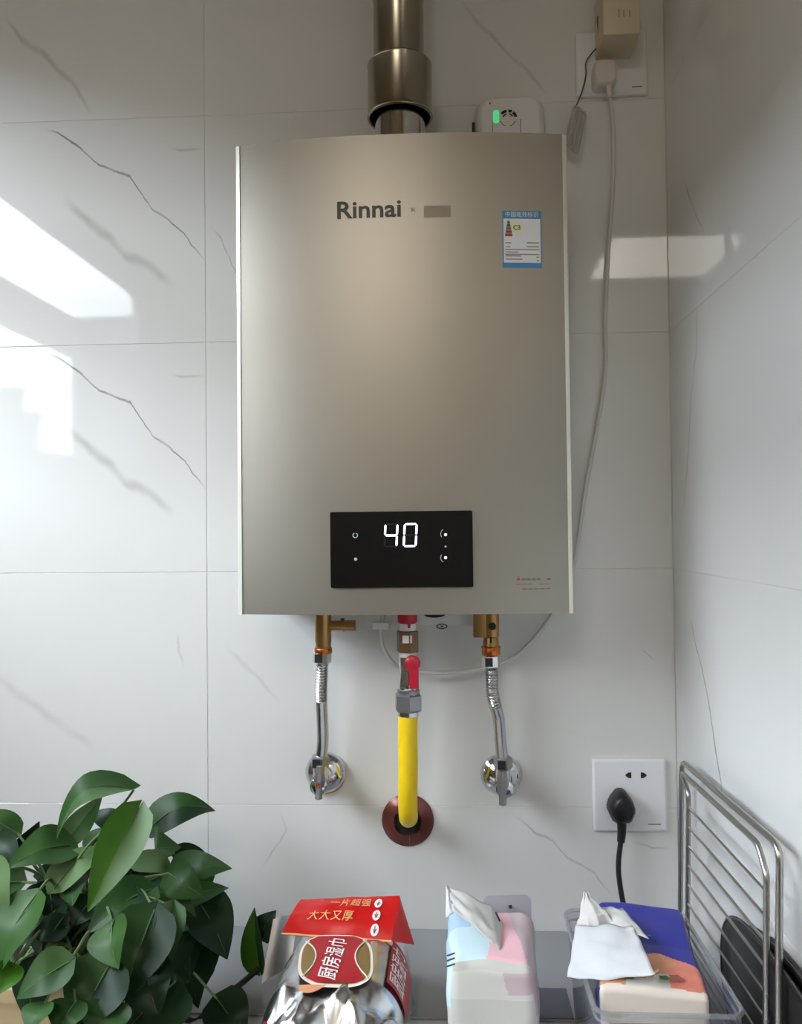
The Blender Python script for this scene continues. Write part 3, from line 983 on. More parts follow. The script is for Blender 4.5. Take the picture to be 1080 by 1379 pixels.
obj('cable_bundle', bm, M['tie'], ad, label='cable folded into a tied bundle')

# white heater cord and plug
pp = (0.2071, -0.0300, 2.0182)
bm = B()
rs = []
out = [(x, z) for x, z in rrect(.0292, .031, .009, 5)]
for y, s in ((-.0088, .92), (-.014, .96), (-.026, 1.0), (-.031, .93), (-.033, .8)):
    rs.append([bm.verts.new((pp[0] + x * s, y, pp[2] + z * s - (.002 if z < 0 else 0))) for x, z in out])
for a, b in zip(rs, rs[1:]):
    for k in range(len(a)):
        bm.faces.new((a[k], a[(k + 1) % len(a)], b[(k + 1) % len(a)], b[k]))
bm.faces.new(rs[0]); bm.faces.new(rs[-1])
plug_bm = bm
relief_args = ('strain_relief', tube(B(), spline([(0.2110, -0.0240, 2.0149), (0.2122, -0.0260, 2.0015), (0.2136, -0.0250, 1.9879)], 5), lambda t: .0048 - .0016 * t, 12), M['offwhite'])
path = spline([(0.2122, -0.0260, 1.9996), (0.2159, -0.0200, 1.9820), (0.2198, -0.0120, 1.9481), (0.2190, -0.0060, 1.8843), (0.2121, -0.0060, 1.7989), (0.2070, -0.0060, 1.7137), (0.2060, -0.0060, 1.6476), (0.1936, -0.0060, 1.5724), (0.1782, -0.0080, 1.4973), (0.1663, -0.0120, 1.4273),
               (0.1535, -0.0120, 1.3762), (0.1327, -0.0120, 1.3392), (0.1044, -0.0120, 1.3039), (0.0743, -0.0140, 1.2830), (0.0369, -0.0180, 1.2735), (-0.0003, -0.0240, 1.2709), (-0.0325, -0.0300, 1.2729), (-0.0550, -0.0400, 1.2793), (-0.0687, -0.0520, 1.2939), (-0.0761, -0.0600, 1.3113), (-0.0777, -0.0600, 1.3292), (-.0742, -.06, 1.347)], 8)
wc = obj('power_cord', tube(B(), path, .0026, 12), M['cord'], ht, label='long white cord from the high socket')
obj('plug', plug_bm, M['offwhite'], wc, label='white plug in the high socket')
obj(*relief_args, wc)
gp = (-0.0776, -0.0600, 1.3319)
bm = box(B(), (gp[0] - .010, -.069, gp[2] - .0015), (gp[0] + .010, -.052, gp[2] + .007), .0015)
obj('cord_grip', bm, M['white'], ht, label='white cord grip under the heater')
# ------------------------------------------------------------------ water hoses, angle valves, gas line
def hexnut(bm, a, b, rad, rot=0.0, bev=.0012):
    return cyl(bm, a, b, rad, 6, bev, rot)

def angle_valve(label, c, hand0, hand1, ring=None, group=None):
    cx, cz = c[0], c[2]
    t = thing('angle_valve', label, 'valve', (cx, 0, cz))
    obj('wall_rose', lathe(B(), (cx, -.0008, cz), (0, -1, 0), [(.0255, 0), (.0262, .002), (.0250, .006), (.0195, .0115), (.0135, .0150), (.0115, .0158), (0, .0158)], 40), M['chrome'], t)
    bm = B()
    cyl(bm, (cx, -.012, cz), (cx, -.056, cz), .0098, 24, .001)
    cyl(bm, (cx, -.043, cz - .012), (cx, -.043, cz + .0225), .0092, 24, .001)
    lathe(bm, (cx, -.054, cz), (0, -1, 0), [(.0105, 0), (.0112, .002), (.0105, .008), (.006, .012), (0, .0125)], 24)
    obj('valve_body', bm, M['chrome'], t)
    h0, h1 = Vector(hand0), Vector(hand1)
    bm = B()
    d = (h1 - h0)
    n = 8
    def hf(a, b):
        w = .0046 + .0026 * math.sin(math.pi * min(1, a * 1.25)) - .0012 * a
        return h0 + d * a + Vector((w * (b * 2 - 1), 0, 0))
    rows = []
    for i in range(n + 1):
        a = i / n
        w = .0044 + .0030 * math.sin(math.pi * min(1, a * 1.2)) ** 2
        p = h0 + d * a
        rows.append([bm.verts.new(p + Vector(q)) for q in ((-w, 0, 0), (-w * .3, -.0042, 0), (w * .3, -.0042, 0), (w, 0, 0), (w * .8, .003, 0), (-w * .8, .003, 0))])
    for a, b in zip(rows, rows[1:]):
        for k in range(6):
            bm.faces.new((a[k], a[(k + 1) % 6], b[(k + 1) % 6], b[k]))
    bm.faces.new(rows[0]); bm.faces.new(rows[-1])
    hd = obj('handle', bm, M['zinc'], t, label='dull grey lever handle')
    m = h0 + d * .55
    if ring:
        obj('handle_screw', lathe(B(), (m.x, m.y - .0040, m.z), (0, -1, 0), [(.0030, 0), (.0030, .0008), (.0018, .0012), (0, .0012)], 14), M['copper'], hd)
        obj('colour_ring', lathe(B(), (cx, -.0004, cz - .002), (0, -1, 0), [(.0250, 0), (.0257, .0012), (.0250, .003)], 40), M['red'], t, label='red ring peeping out below the rose')
    return t
vL, vR = (-0.1551, -0.0060, 1.1405), (0.0683, -0.0060, 1.1389)
angle_valve('chrome angle valve at the foot of the left hose', vL, (-0.1522, -0.0660, 1.1665), (-0.1547, -0.0640, 1.1268), True)
angle_valve('chrome angle valve at the foot of the right hose', vR, (0.0662, -0.0660, 1.1623), (0.0658, -0.0640, 1.1214), False)

def hose(label, path, corr, loc):
    t = thing('flexible_hose', label, 'hose', loc)
    P = spline(path, 26)
    L = [0]
    for a, b in zip(P, P[1:]):
        L.append(L[-1] + (b - a).length)
    tot = L[-1]
    # resample evenly
    n = 240
    Q = []
    j = 0
    for i in range(n + 1):
        s = tot * i / n
        while j < len(L) - 2 and L[j + 1] < s:
            j += 1
        k = (s - L[j]) / max(1e-9, L[j + 1] - L[j])
        Q.append(P[j].lerp(P[j + 1], min(1, max(0, k))))
    def rad(tt):
        s = tot * (1 - tt)
        a = 0
        if corr[0] < tt < corr[1]:
            a = .0008 * math.sin(2 * math.pi * tt * tot / .0036)
        return .0072 + a
    obj('hose_tube', tube(B(), Q, rad, 16), M['hose'], t)
    for p, d, dark in ((Q[0], Q[6] - Q[0], False), (Q[-1], Q[-7] - Q[-1], True)):
        d = d.normalized()
        nut = obj('hex_nut', hexnut(B(), p - d * .002, p + d * .0125, .0112, .35), M['zinc'] if dark else M['chrome'], t)
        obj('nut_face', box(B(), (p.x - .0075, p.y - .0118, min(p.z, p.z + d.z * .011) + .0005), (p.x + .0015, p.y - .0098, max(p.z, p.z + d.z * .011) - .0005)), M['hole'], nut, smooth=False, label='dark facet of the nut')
    return t
hose('silver corrugated hose on the left, from brass elbow to valve', [(-0.1490, -0.0620, 1.3020), (-0.1499, -0.0600, 1.2828), (-0.1517, -0.0560, 1.2506), (-0.1515, -0.0500, 1.2178), (-0.1521, -0.0450, 1.1894), (vL[0] - .001, -.043, vL[2] + .020)], (.06, .42), (-0.1490, -0.0620, 1.3020))
hose('silver corrugated hose on the right with a kink halfway down', [(0.0541, -0.0620, 1.2971), (0.0548, -0.0610, 1.2783), (0.0555, -0.0580, 1.2538), (0.0595, -0.0540, 1.2352), (0.0632, -0.0500, 1.2200), (0.0653, -0.0450, 1.1901), (vR[0] + .0005, -.043, vR[2] + .021)], (.06, .45), (0.0541, -0.0620, 1.2971))

# brass fittings under the heater
bl = (-0.1478, -0.0620, 1.3369)
t = thing('brass_elbow', 'brass elbow with side arm on the left hose under the heater', 'pipe fitting', (bl[0], -.062, 1.352))
z0 = (-0.1481, -0.0620, 1.3011)[2]
bm = B()
lathe(bm, (bl[0], -.062, z0), (0, 0, 1), [(.0100, 0), (.0104, .001), (.0104, .007), (.0094, .008), (.0094, .013), (.0100, .015), (.0100, 1.3575 - z0)], 24)
obj('elbow_body', bm, M['brass'], t)
z1 = (-0.1478, -0.0620, 1.3347)[2]
xe = (-0.1081, -0.0620, 1.3350)[0]
bm = B()
cyl(bm, (bl[0], -.062, z1), (bl[0] + .026, -.062, z1), .0062, 20)
cyl(bm, (bl[0] + .0245, -.062, z1), (bl[0] + .0265, -.062, z1), .0072, 20)
cyl(bm, (bl[0] + .026, -.062, z1), (xe, -.062, z1), .0066, 20, .0006)
obj('side_arm', bm, M['brass'], t)
obj('drain_screw', box(B(), (bl[0] + .022, -.066, z1 + .0066), (bl[0] + .026, -.060, z1 + .0086)), M['hole'], t, smooth=False)
obj('union_ring', lathe(B(), (bl[0], -.062, z0 + .0005), (0, 0, 1), [(.0106, 0), (.0110, .001), (.0110, .005), (.0106, .006)], 24), M['copper'], t)

br = (0.0545, -0.0620, 1.3272)
t = thing('brass_tee', 'square brass inlet fitting on the right hose under the heater', 'pipe fitting', (br[0], -.062, 1.352))
z0 = (0.0541, -0.0620, 1.2997)[2]
bm = B()
lathe(bm, (br[0], -.062, z0), (0, 0, 1), [(.0104, 0), (.0104, .004), (.0096, .014), (.0086, .020), (.0100, .0215), (.0100, 1.3575 - z0)], 24)
obj('tee_body', bm, M['brass'], t)
xs, zs = (0.0336, -0.0620, 1.3206)[0], (0.0336, -0.0620, 1.3206)[2]
obj('inlet_block', box(B(), (xs, -.070, zs), (br[0] - .004, -.052, 1.3575), .0008), M['brass'], t)
h = (0.0557, -0.0725, 1.3342)
obj('sensor_hole', lathe(B(), (h[0], -.0715, h[2]), (0, -1, 0), [(.0046, 0), (.0046, .0006), (.0030, .0012), (0, .0012)], 18), M['hole'], t)
h2 = (0.0537, -0.0725, 1.3180)
obj('slot', box(B(), (h2[0] - .0011, -.0722, h2[2] - .0035), (h2[0] + .0011, -.0690, h2[2] + .0035)), M['hole'], t, smooth=False)
obj('copper_ring', lathe(B(), (br[0], -.062, z0 - .001), (0, 0, 1), [(.0100, 0), (.0110, .001), (.0110, .008), (.0116, .009), (.0116, .0105), (.0104, .0115)], 28), M['copper'], t)

# gas line
gx_, gy_ = (-0.0448, -0.0750, 1.3178)[0], -.075
zz = lambda y: on_z(y)
def on_z(y):
    return {828: (-0.0444, -0.0750, 1.3486)[2], 840: (-0.0445, -0.0750, 1.3380)[2], 849: (-0.0446, -0.0750, 1.3301)[2], 878: (-0.0449, -0.0750, 1.3046)[2],
            884: (-0.0450, -0.0750, 1.2993)[2], 930: (-0.0454, -0.0750, 1.2589)[2], 962: (-0.0457, -0.0750, 1.2309)[2]}[y]
t = thing('gas_valve', 'gas cock with red lever and hex couplings under the heater', 'gas valve', (gx_, gy_, on_z(930)))
obj('red_cap', lathe(B(), (gx_, gy_, on_z(840)), (0, 0, 1), [(.0095, 0), (.0112, .002), (.0116, .004), (.0116, 1.3575 - on_z(840))], 28), M['red'], t, label='crimson cap under the heater')
obj('cap_tab', box(B(), (gx_ + .001, gy_ - .0112, on_z(840) - .004), (gx_ + .004, gy_ - .008, on_z(840) + .004), .0006), M['red'], t)
obj('thread_tape', cyl(B(), (gx_, gy_, on_z(849) - .001), (gx_, gy_, on_z(840) + .001), .0100, 24), M['tape'], t)
obj('hex_nut', hexnut(B(), (gx_, gy_, on_z(878)), (gx_, gy_, on_z(849)), .0134, .26), M['bronze'], t, label='brown brass hex nut')
obj('nut_stamp', box(B(), (gx_ - .0055, gy_ - .0126, on_z(878) + .012), (gx_ + .0055, gy_ - .0112, on_z(878) + .021)), M['tape'], t, smooth=False, label='pale stamped mark')
obj('thread_tape', cyl(B(), (gx_, gy_, on_z(884) - .002), (gx_, gy_, on_z(878) + .001), .0100, 24), M['tape'], t)
bm = B()
lathe(bm, (gx_, gy_, on_z(930)), (0, 0, 1), [(.0110, 0), (.0122, .002), (.0122, .010), (.0112, .016), (.0104, .024), (.0112, .034), (.0112, on_z(884) - on_z(930))], 28)
cyl(bm, (gx_ + .004, gy_ - .006, on_z(884) - .010), (gx_ + .004, gy_ - .0205, on_z(884) - .010), .0055, 18)
obj('valve_body', bm, M['chrome'], t)
hc = (-0.0384, -0.0970, 1.2950)
bm = B()
lathe(bm, (hc[0], -.0945, hc[2]), (0, -1, 0), [(.0085, 0), (.0092, .001), (.0092, .0040), (.0075, .0055), (0, .0060)], 24)
e0, e1 = (-0.0363, -0.0970, 1.2907), (-0.0369, -0.0990, 1.2654)
box(bm, (e1[0] - .0052, -.1000, e1[2]), (e0[0] + .0050, -.0955, e0[2]), .0012)
obj('lever', bm, M['red'], t, label='red lever turned down')
bm = B()
hexnut(bm, (gx_, gy_, on_z(962) + .004), (gx_, gy_, on_z(930) - .003), .0170, .15, .0022)
cyl(bm, (gx_, gy_, on_z(930) - .005), (gx_, gy_, on_z(930) + .002), .0135, 28, .0008)
obj('coupling_nut', bm, M['zinc'], t, label='grey hex coupling nut')
obj('hose_collar', cyl(B(), (gx_, gy_, on_z(962) - .002), (gx_, gy_, on_z(962) + .008), .0125, 28, .0008), M['chrome'], t)

gp_ = (-0.0504, -0.0060, 1.0803)
gh = thing('gas_hose', 'bright yellow gas hose bending into the wall plate', 'gas hose', (gx_, gy_, on_z(962)))
path = spline([(gx_, gy_, on_z(962) + .001), (-0.0460, -0.0750, 1.2064), (-0.0460, -0.0720, 1.1705), (-0.0471, -0.0660, 1.1379), (-0.0474, -0.0560, 1.1125), (-0.0478, -0.0400, 1.0979), (-0.0491, -0.0140, 1.0878)], 10)
obj('hose_tube', tube(B(), path, .0117, 24), M['yellow'], gh)
t = thing('wall_rose', 'round maroon metal plate where the yellow hose enters the wall', 'wall plate', (gp_[0], 0, gp_[2]))
bm = lathe(B(), (gp_[0], -.0006, gp_[2]), (0, -1, 0), [(.0330, 0), (.0332, .0015), (.0310, .0040), (.0200, .0085), (.0175, .0090), (.0175, .0078), (.0175, 0)], 48, closed=True)
obj('plate_ring', bm, M['maroon'], t)
obj('opening', lathe(B(), (gp_[0], -.0004, gp_[2]), (0, -1, 0), [(.0174, 0), (.0174, .0045), (0, .0045)], 32), M['hole'], t, label='black opening round the hose')
bm = B()
s0, s1 = Vector((gp_[0] + .002, -.0098, gp_[2] - .018)), Vector((gp_[0] + .0022, -.0035, gp_[2] - .0322))
tube(bm, [s0, s1], .0005, 6)
obj('split_line', bm, M['bronze'], t)

# ------------------------------------------------------------------ foil pack of wipes
fb = thing('wipes_pack', 'silver foil pack of kitchen wipes with red flap lying beside the plant', 'wipes pack', (-.11, -.23, ZT))
ST = [(-.100, .010, -.110, .055), (-.118, .045, -.108, .062), (-.145, .078, -.106, .0655), (-.19, .081, -.107, .0690), (-.23, .079, -.109, .0700), (-.265, .075, -.111, .0715), (-.285, .067, -.113, .0720), (-.305, .053, -.115, .0700), (-.325, .033, -.117, .0660), (-.345, .006, -.118, .0600)]
def st(y):
    y = max(ST[-1][0], min(ST[0][0], y))
    for a, b in zip(ST, ST[1:]):
        if y >= b[0]:
            k = (a[0] - y) / (a[0] - b[0])
            k2 = k
            return [a[i] + (b[i] - a[i]) * k2 for i in (1, 2, 3)]
    return list(ST[-1][1:])
FOLDS = [(.92, .38, 19, .1, .55), (-.55, .83, 23, .4, .5), (.25, .97, 31, .7, .35), (.8, -.6, 41, .2, .22), (-.98, .2, 57, .9, .12)]
def rumple(x, y):
    h = 0
    wx, wy = .006 * noise.noise(Vector((x * 30, y * 30, 1))), .006 * noise.noise(Vector((x * 30, y * 30, 9)))
    for nx, ny, k, c, a in FOLDS:
        t = (nx * (x + wx) + ny * (y + wy)) * k + c
        h += a * (abs(t - math.floor(t + .5)) * 4 - 1)
    return h * .5
def bag_z(x, y, crumple=True):
    H, xc, hw = st(y)
    s = (x - xc) / hw
    z = H * max(0, 1 - abs(s) ** 4.5) ** .42
    if crumple:
        amp = .0018 + .0150 * min(1, max(0, (-.252 - y) / .03)) + .007 * max(0, abs(s) - .55)
        z += amp * rumple(x, y) * min(1, z / .03) * (1 - abs(s) ** 10)
    return ZT + max(0.0008, z)
NU, NV = 110, 130
bm = B()
def bagpt(a, b):
    y = ST[0][0] + (ST[-1][0] - ST[0][0]) * b
    H, xc, hw = st(y)
    s = 2 * a - 1
    s = math.copysign(1 - (1 - abs(s)) ** 1.6, s)
    x = xc + hw * s + .003 * noise.noise(Vector((s * 3, y * 40, 1)))
    return Vector((x, y, bag_z(x, y)))
grid(bm, bagpt, NU, NV)
be = [e for e in bm.edges if e.is_boundary]
bm.faces.new([v for v in sorted({v for e in be for v in e.verts}, key=lambda v: math.atan2(v.co.y + .225, v.co.x + .11))])
bmesh.ops.triangulate(bm, faces=[fc for fc in bm.faces if len(fc.verts) > 4])
obj('pouch', bm, M['foil'], fb)
def on_bag(x, y, h=.0012):
    return Vector((x, y, bag_z(x, y, False) + .0030 + h))
# badge on the upper face: cream rim, bronze sides, red waist
bcx, bcy, bw, bh = -.1125, -.2300, .0350, .0385
def badge_pts(sc_=1.0):
    out = []
    for k in range(48):
        a = 2 * math.pi * k / 48
        ca, sa = math.cos(a), math.sin(a)
        out.append((math.copysign(abs(ca) ** .62, ca) * sc_, math.copysign(abs(sa) ** .62, sa) * sc_))
    return out
def disc(fn, pts, rings=5):
    bm = B()
    c = bm.verts.new(fn(0, 0))
    prev = None
    for r_ in range(1, rings + 1):
        cur = [bm.verts.new(fn(x * r_ / rings, y * r_ / rings)) for x, y in pts]
        for k in range(len(cur)):
            if prev is None:
                bm.faces.new((c, cur[k], cur[(k + 1) % len(cur)]))
            else:
                bm.faces.new((prev[k], cur[k], cur[(k + 1) % len(cur)], prev[(k + 1) % len(cur)]))
        prev = cur
    return bm
bf = lambda h: (lambda a, b: on_bag(bcx + bw * a + (b * -.0045), bcy + bh * b, h))
badge = obj('badge', disc(bf(.0008), badge_pts(1.06)), M['cream'], fb, label='cream rimmed barrel shaped badge')
obj('badge_side', disc(bf(.0013), badge_pts(.98)), M['gold'], badge, label='bronze sides of the badge')
def waist(b):
    return .56 + .36 * b * b
pl = [(waist(-1 + 2 * k / 14) * .98, -1 + 2 * k / 14) for k in range(15)] + [(-waist(1 - 2 * k / 14) * .98, 1 - 2 * k / 14) for k in range(15)]
bm = grid(B(), lambda a, b: bf(.0018)((2 * a - 1) * min(waist(2 * b - 1), .98 * (1 - abs(.96 * (2 * b - 1)) ** 3.2) ** .31 + .02), (2 * b - 1) * .955), 8, 14)
obj('badge_waist', bm, M['badge_red'], badge, label='dark red waist of the badge')
for sg in (-1, 1):
    bm = B()
    tube(bm, [bf(.0024)(sg * min(waist(b / 7) , .9), b / 7 * .78) for b in range(-7, 8)], .0007, 6)
    obj('badge_line', bm, M['cream'], badge, smooth=False)
def bagtext(s, size, cx, cy, ang, m, parent, bold=.0004, shear=0.0, h=.0030, sx=1.0):
    ca, sa = math.cos(ang), math.sin(ang)
    def fn(x, y):
        x = x * sx + shear * y
        return on_bag(cx + x * ca - y * sa, cy + x * sa + y * ca, h)
    return obj('lettering', text_bm(s, size, fn, bold=bold), m, parent, smooth=False)
o = bagtext('厨房湿巾', .0205, bcx - .001, bcy - .002, math.radians(86), M['whitetext'], badge, .00015, .15, .0030, .80)
o['label'] = 'white lettering on the red badge'
# red flap folded over the far end
F0, F1, F2, F3 = Vector((-0.1615, -0.1500, 1.0463)), Vector((-0.0531, -0.1500, 1.0518)), Vector((-0.1753, -0.1880, 1.0272)), Vector((-0.0597, -0.1900, 1.0224))
F2.z = max(F2.z, bag_z(F2.x, F2.y) + .002)
def flap(a, b, h=0.0):
    p = F0.lerp(F1, a).lerp(F2.lerp(F3, a), b)
    p.z += .006 * math.sin(math.pi * b) * (.6 + .4 * math.sin(math.pi * a)) + .0012 * noise.noise(Vector((a * 5, b * 4, 7))) + h
    p.y -= .003 * math.sin(math.pi * b)
    return p
def flap_solid():
    bm = B()
    grid(bm, lambda a, b: flap(a, b), 56, 24)
    grid(bm, lambda a, b: flap(a, b, -.0012), 56, 24)
    return bm
fl_ = obj('flap', flap_solid(), M['redfilm'], fb, label='glossy red flap folded over the end')
S0, S1 = Vector((-0.0366, -0.1720, 1.0105)), Vector((-0.0354, -0.1600, 1.0123))
def side(a, b):
    p = flap(1, b).lerp(F1.lerp(S0, b), a)
    p.z += .004 * math.sin(math.pi * a) * math.sin(math.pi * b)
    return p
bm = B()
grid(bm, side, 6, 8)
obj('flap_side', bm, M['redfilm'], fb, label='red flap tucked down at the right end')
bm = B()
tube(bm, [flap(k / 16, 1.0, .0003) for k in range(17)] , .0011, 6)
obj('flap_edge', bm, M['goldtext'], fl_, label='gold edge line of the flap')
def flaptext(s, size, a0, b0, m, bold=.00004, rot=0.0, sx=1.0):
    W_, H_ = (F1 - F0).length, (F2 - F0).length
    ca, sa = math.cos(rot), math.sin(rot)
    fn = lambda x, y: flap(a0 + (x * sx * ca - y * sa) / W_, b0 - (x * sx * sa + y * ca) / H_, .0022)
    return obj('lettering', text_bm(s, size, fn, bold=bold, spacing=1.12), m, fl_, smooth=False)
flaptext('一片超强', .0104, .545, .27, M['goldtext'])
flaptext('大大又厚', .0112, .40, .62, M['goldtext'])
for i, (a0, b0) in enumerate(((.815, .26), (.825, .55), (.835, .84))):
    bm = disc(lambda x, y: flap(a0 + x * .037, b0 + y * .115, .0018), circle(1, 20), 2)
    ic = obj('icon', bm, M['whitetext'], fl_, label='white round icon')
    bm = B()
    for (x0, y0, x1, y1) in ((0, -.55, 0, .6), (-.4, -.1, 0, .6), (.4, -.1, 0, .6)):
        tube(bm, [flap(a0 + x0 * .037, b0 + y0 * .115, .0022), flap(a0 + x1 * .037, b0 + y1 * .115, .0022)], .0004, 5)
    obj('icon_arrow', bm, M['badge_red'], fl_, smooth=False)
# red strip with white lettering down the right side of the pouch
def strip(a, b, h=.002):
    y = -.186 - .070 * b
    H, xc, hw = st(y)
    s = .70 + .27 * a
    x = xc + hw * s
    return Vector((x + .0005, y, ZT + H * (1 - abs(s) ** 4.5) ** .42 + .003 + h))
stp = obj('side_strip', grid(B(), strip, 6, 8), M['badge_red'], fb, label='red strip with white lettering')
def striptext(s, size, a0, b0, sx=1.0):
    fn = lambda x, y: strip(a0 - y / .019, b0 - x / .070, .0030)
    return obj('lettering', text_bm(s, size, fn, bold=.00012), M['whitetext'], stp, smooth=False)
striptext('厨房湿巾', .0150, .52, .52)
# pale silver fin standing behind the left corner, small dark red marks, warm print under the badge
V0, V1, V2, V3 = Vector((-0.1954, -0.1350, 1.0169)), Vector((-0.1669, -0.1350, 1.0255)), Vector((-0.2034, -0.1600, 0.9595)), Vector((-0.1708, -0.1600, 0.9800))
bm = B()
grid(bm, lambda a, b: V0.lerp(V1, a).lerp(V2.lerp(V3, a), b) + Vector((0, .002 * math.sin(a * 6), 0)), 6, 6)
obj('end_fin', bm, M['foil_matte'], fb, label='pale silver end fin')
for (x, y, w, h_) in ((-.166, -.197, .005, .006), (-.172, -.292, .004, .008)):
    bm = disc(lambda a, b: Vector((x + a * w, y + b * h_, bag_z(x + a * w, y + b * h_) + .0016)), circle(1, 10), 2)
    obj('red_mark', bm, M['badge_red'], fb, smooth=False, label='small dark red print')
bm = grid(B(), lambda a, b: on_bag(-.142 + .026 * a, -.2685 - .008 * b * math.sin(math.pi * (a * .8 + .2)), .0010), 10, 3)
obj('orange_print', bm, M['orange'], fb, smooth=False, label='orange print under the badge')

# ------------------------------------------------------------------ pastel tissue pack
tp = thing('tissue_pack', 'soft pastel tissue pack, pink and pale blue, in the middle of the worktop', 'tissue pack', (.04, -.23, ZT))
def tp_fn(q, p):
    q = q.copy()
    t_ = (q.y + .285) / .11                      # 0 near .. 1 far
    top = max(0, p.z)
    q.x += .004 * t_ * (1 if p.x > 0 else .2) * 1 + .0025 * noise.noise(q * 30)
    q.x -= .007 * max(0, p.z - .2) * max(0, p.x) * (1 - t_)
    q.z += .004 * noise.noise(q * 28 + Vector((3, 0, 0))) * top
    q.y += .003 * noise.noise(q * 22 + Vector((0, 8, 0)))
    if p.z > .3 and p.y < 0:
        q.z -= .006 * (p.z - .3) * -p.y * .3
    return q
def tp_mi(m):
    x, y, z = m
    if z > .98:
        if y < -.86: return 5
        if x < -.45 and y > .2: return 2
        if x < .0 + .18 * y: return 1
        if x < .62 - .25 * y: return 3
        return 4
    if x < -.98: return 2 if (z > .45 and y > -.6) else (1 if z > .2 else 0)
    if x > .98: return 4 if z > .1 else 0
    if y < -.98:
        if z > .86: return 5
        if x > .18 and z > .48 and z < .86 and (x - .18) * .9 > (.86 - z) * .35: return 4
        if z > .38: return 0
        return 5
    return 6
bm = softbox(B(), (.0405, -.2320, ZT + .0555), (.0425, .0535, .0545), 64, .30, tp_fn, tp_mi)
obj('wrapper', bm, [M['pk_white'], M['pk_blue'], M['pk_blue2'], M['pk_pink'], M['pk_mauve'], M['pk_print'], M['pk_grey']], tp)
R0, R1, R2, R3 = Vector((0.0436, -0.1760, 1.0563)), Vector((0.0846, -0.1760, 1.0554)), Vector((0.0489, -0.1820, 1.0148)), Vector((0.0902, -0.1820, 1.0078))
bm = B()
prism(bm, rrect(.050, .058, .007, 5), lambda x, z: Vector((.0615 + x, -.1765 + .002 * math.sin(x * 120) - .05 * (z - .02) ** 2, ZT + .122 - .029 + z)), lambda x, z: Vector((.0615 + x, -.1750 + .002 * math.sin(x * 120), ZT + .122 - .029 + z)))
obj('seal_fin', bm, M['pk_grey'], tp, label='grey crimped seal standing at the back')
q = (0.0644, -0.1780, 1.0544)
obj('print_dot', box(B(), (q[0] - .0015, -.1795, q[2] - .0012), (q[0] + .0015, -.1770, q[2] + .0012)), M['ink'], tp, smooth=False)
for y_ in (1280, 1287, 1295):
    a, b = Vector((-0.0019, -0.2750, 1.0554)), Vector((0.0043, -0.2850, 1.0640))
    d = Vector((0, 0, -(y_ - 1280) * .00065))
    obj('print_mark', tube(B(), [a + d + Vector((.0003, -.004, 0)), b + d + Vector((.0003, -.006, 0))], .0008, 6), M['ink'], tp, smooth=False)
# tissue pulled up through the slot
def sheet(name, c00, c10, c01, c11, bulge, m, parent, label, nu=16, nv=12, seed=0, wr=.0025, top=None, thick=.0006):
    def fn(a, b):
        p = Vector(c00).lerp(Vector(c10), a).lerp(Vector(c01).lerp(Vector(c11), a), b)
        p += Vector(bulge) * math.sin(math.pi * a) * math.sin(math.pi * b * .9 + .1)
        p.y += wr * noise.noise(Vector((a * 4 + seed, b * 2.5, seed)))
        p.z += wr * .6 * noise.noise(Vector((a * 3, b * 4 + seed, seed + 5)))
        if top:
            p += top(a, b)
        return p
    bm = B()
    grid(bm, fn, nu, nv)
    o = obj(name, bm, m, parent, label=label)
    md = o.modifiers.new('thickness', 'SOLIDIFY')
    md.thickness = thick
    return o
sheet('pulled_tissue', (-0.0013, -0.2080, 1.0890), (0.0447, -0.2120, 1.0692), (0.0043, -0.2400, 1.0787), (0.0485, -0.2620, 1.0529), (0, -.004, .004), M['tissue_grey'], tp, 'grey white tissue pulled up and flopping right', seed=2, wr=.005)
sheet('pulled_tissue', (0.0447, -0.2120, 1.0692), (0.0555, -0.2140, 1.0518), (0.0357, -0.2550, 1.0610), (0.0478, -0.2620, 1.0529), (0, -.003, .002), M['tissue_grey'], tp, 'corner of the pulled tissue', seed=5)
sheet('tissue_spike', (-0.0020, -0.2100, 1.0906), (0.0010, -0.2090, 1.0887), (-0.0030, -0.2460, 1.0743), (0.0057, -0.2400, 1.0773), (0, -.004, 0), M['tissue'], tp, 'white upright tip of the tissue', nu=4, nv=10, seed=9, wr=.002)
q0, q1 = (0.0463, -0.2220, 1.0709), (0.0497, -0.2250, 1.0636)
obj('print_mark', tube(B(), [Vector(q0) + Vector((0, -.006, .001)), Vector(q1) + Vector((.0005, -.006, .001))], .0009, 6), M['ink'], tp, smooth=False)

# ------------------------------------------------------------------ clear bin with blue tissue pack
bx0, bx1, by0, by1, bz0, bz1 = .1215, .2415, -.352, -.172, ZT, 1.048
bn = thing('storage_bin', 'clear plastic storage bin around the blue tissue pack', 'storage bin', ((bx0 + bx1) / 2, (by0 + by1) / 2, bz0))
def loop(ins, z, th=0.0, rad=.012):
    return [(x, y, z) for x, y in rrect(bx1 - bx0 - 2 * ins, by1 - by0 - 2 * ins, rad, 5, (bx0 + bx1) / 2, (by0 + by1) / 2)]
bm = B()
lv = [loop(.0075, bz0 + .0003), loop(.0065, bz0 + .004), loop(.0010, bz1 - .006), loop(0, bz1), loop(.0016, bz1), loop(.0030, bz1 - .006), loop(.0082, bz0 + .005), loop(.0095, bz0 + .0022)]
rs = [[bm.verts.new(p) for p in l] for l in lv]
for a, b in zip(rs, rs[1:]):
    for k in range(len(a)):
        bm.faces.new((a[k], a[(k + 1) % len(a)], b[(k + 1) % len(a)], b[k]))
bm.faces.new(rs[0]); bm.faces.new(rs[-1])
obj('tub', bm, M['bin'], bn)
for z, ins, rr in ((bz1 + .0005, -.0008, .0021), (bz1 - .0085, .0004, .0013)):
    obj('rim', tube(B(), loop(ins, z), rr, 8, closed=True), M['binrim'], bn, label='pale grey rolled rim')

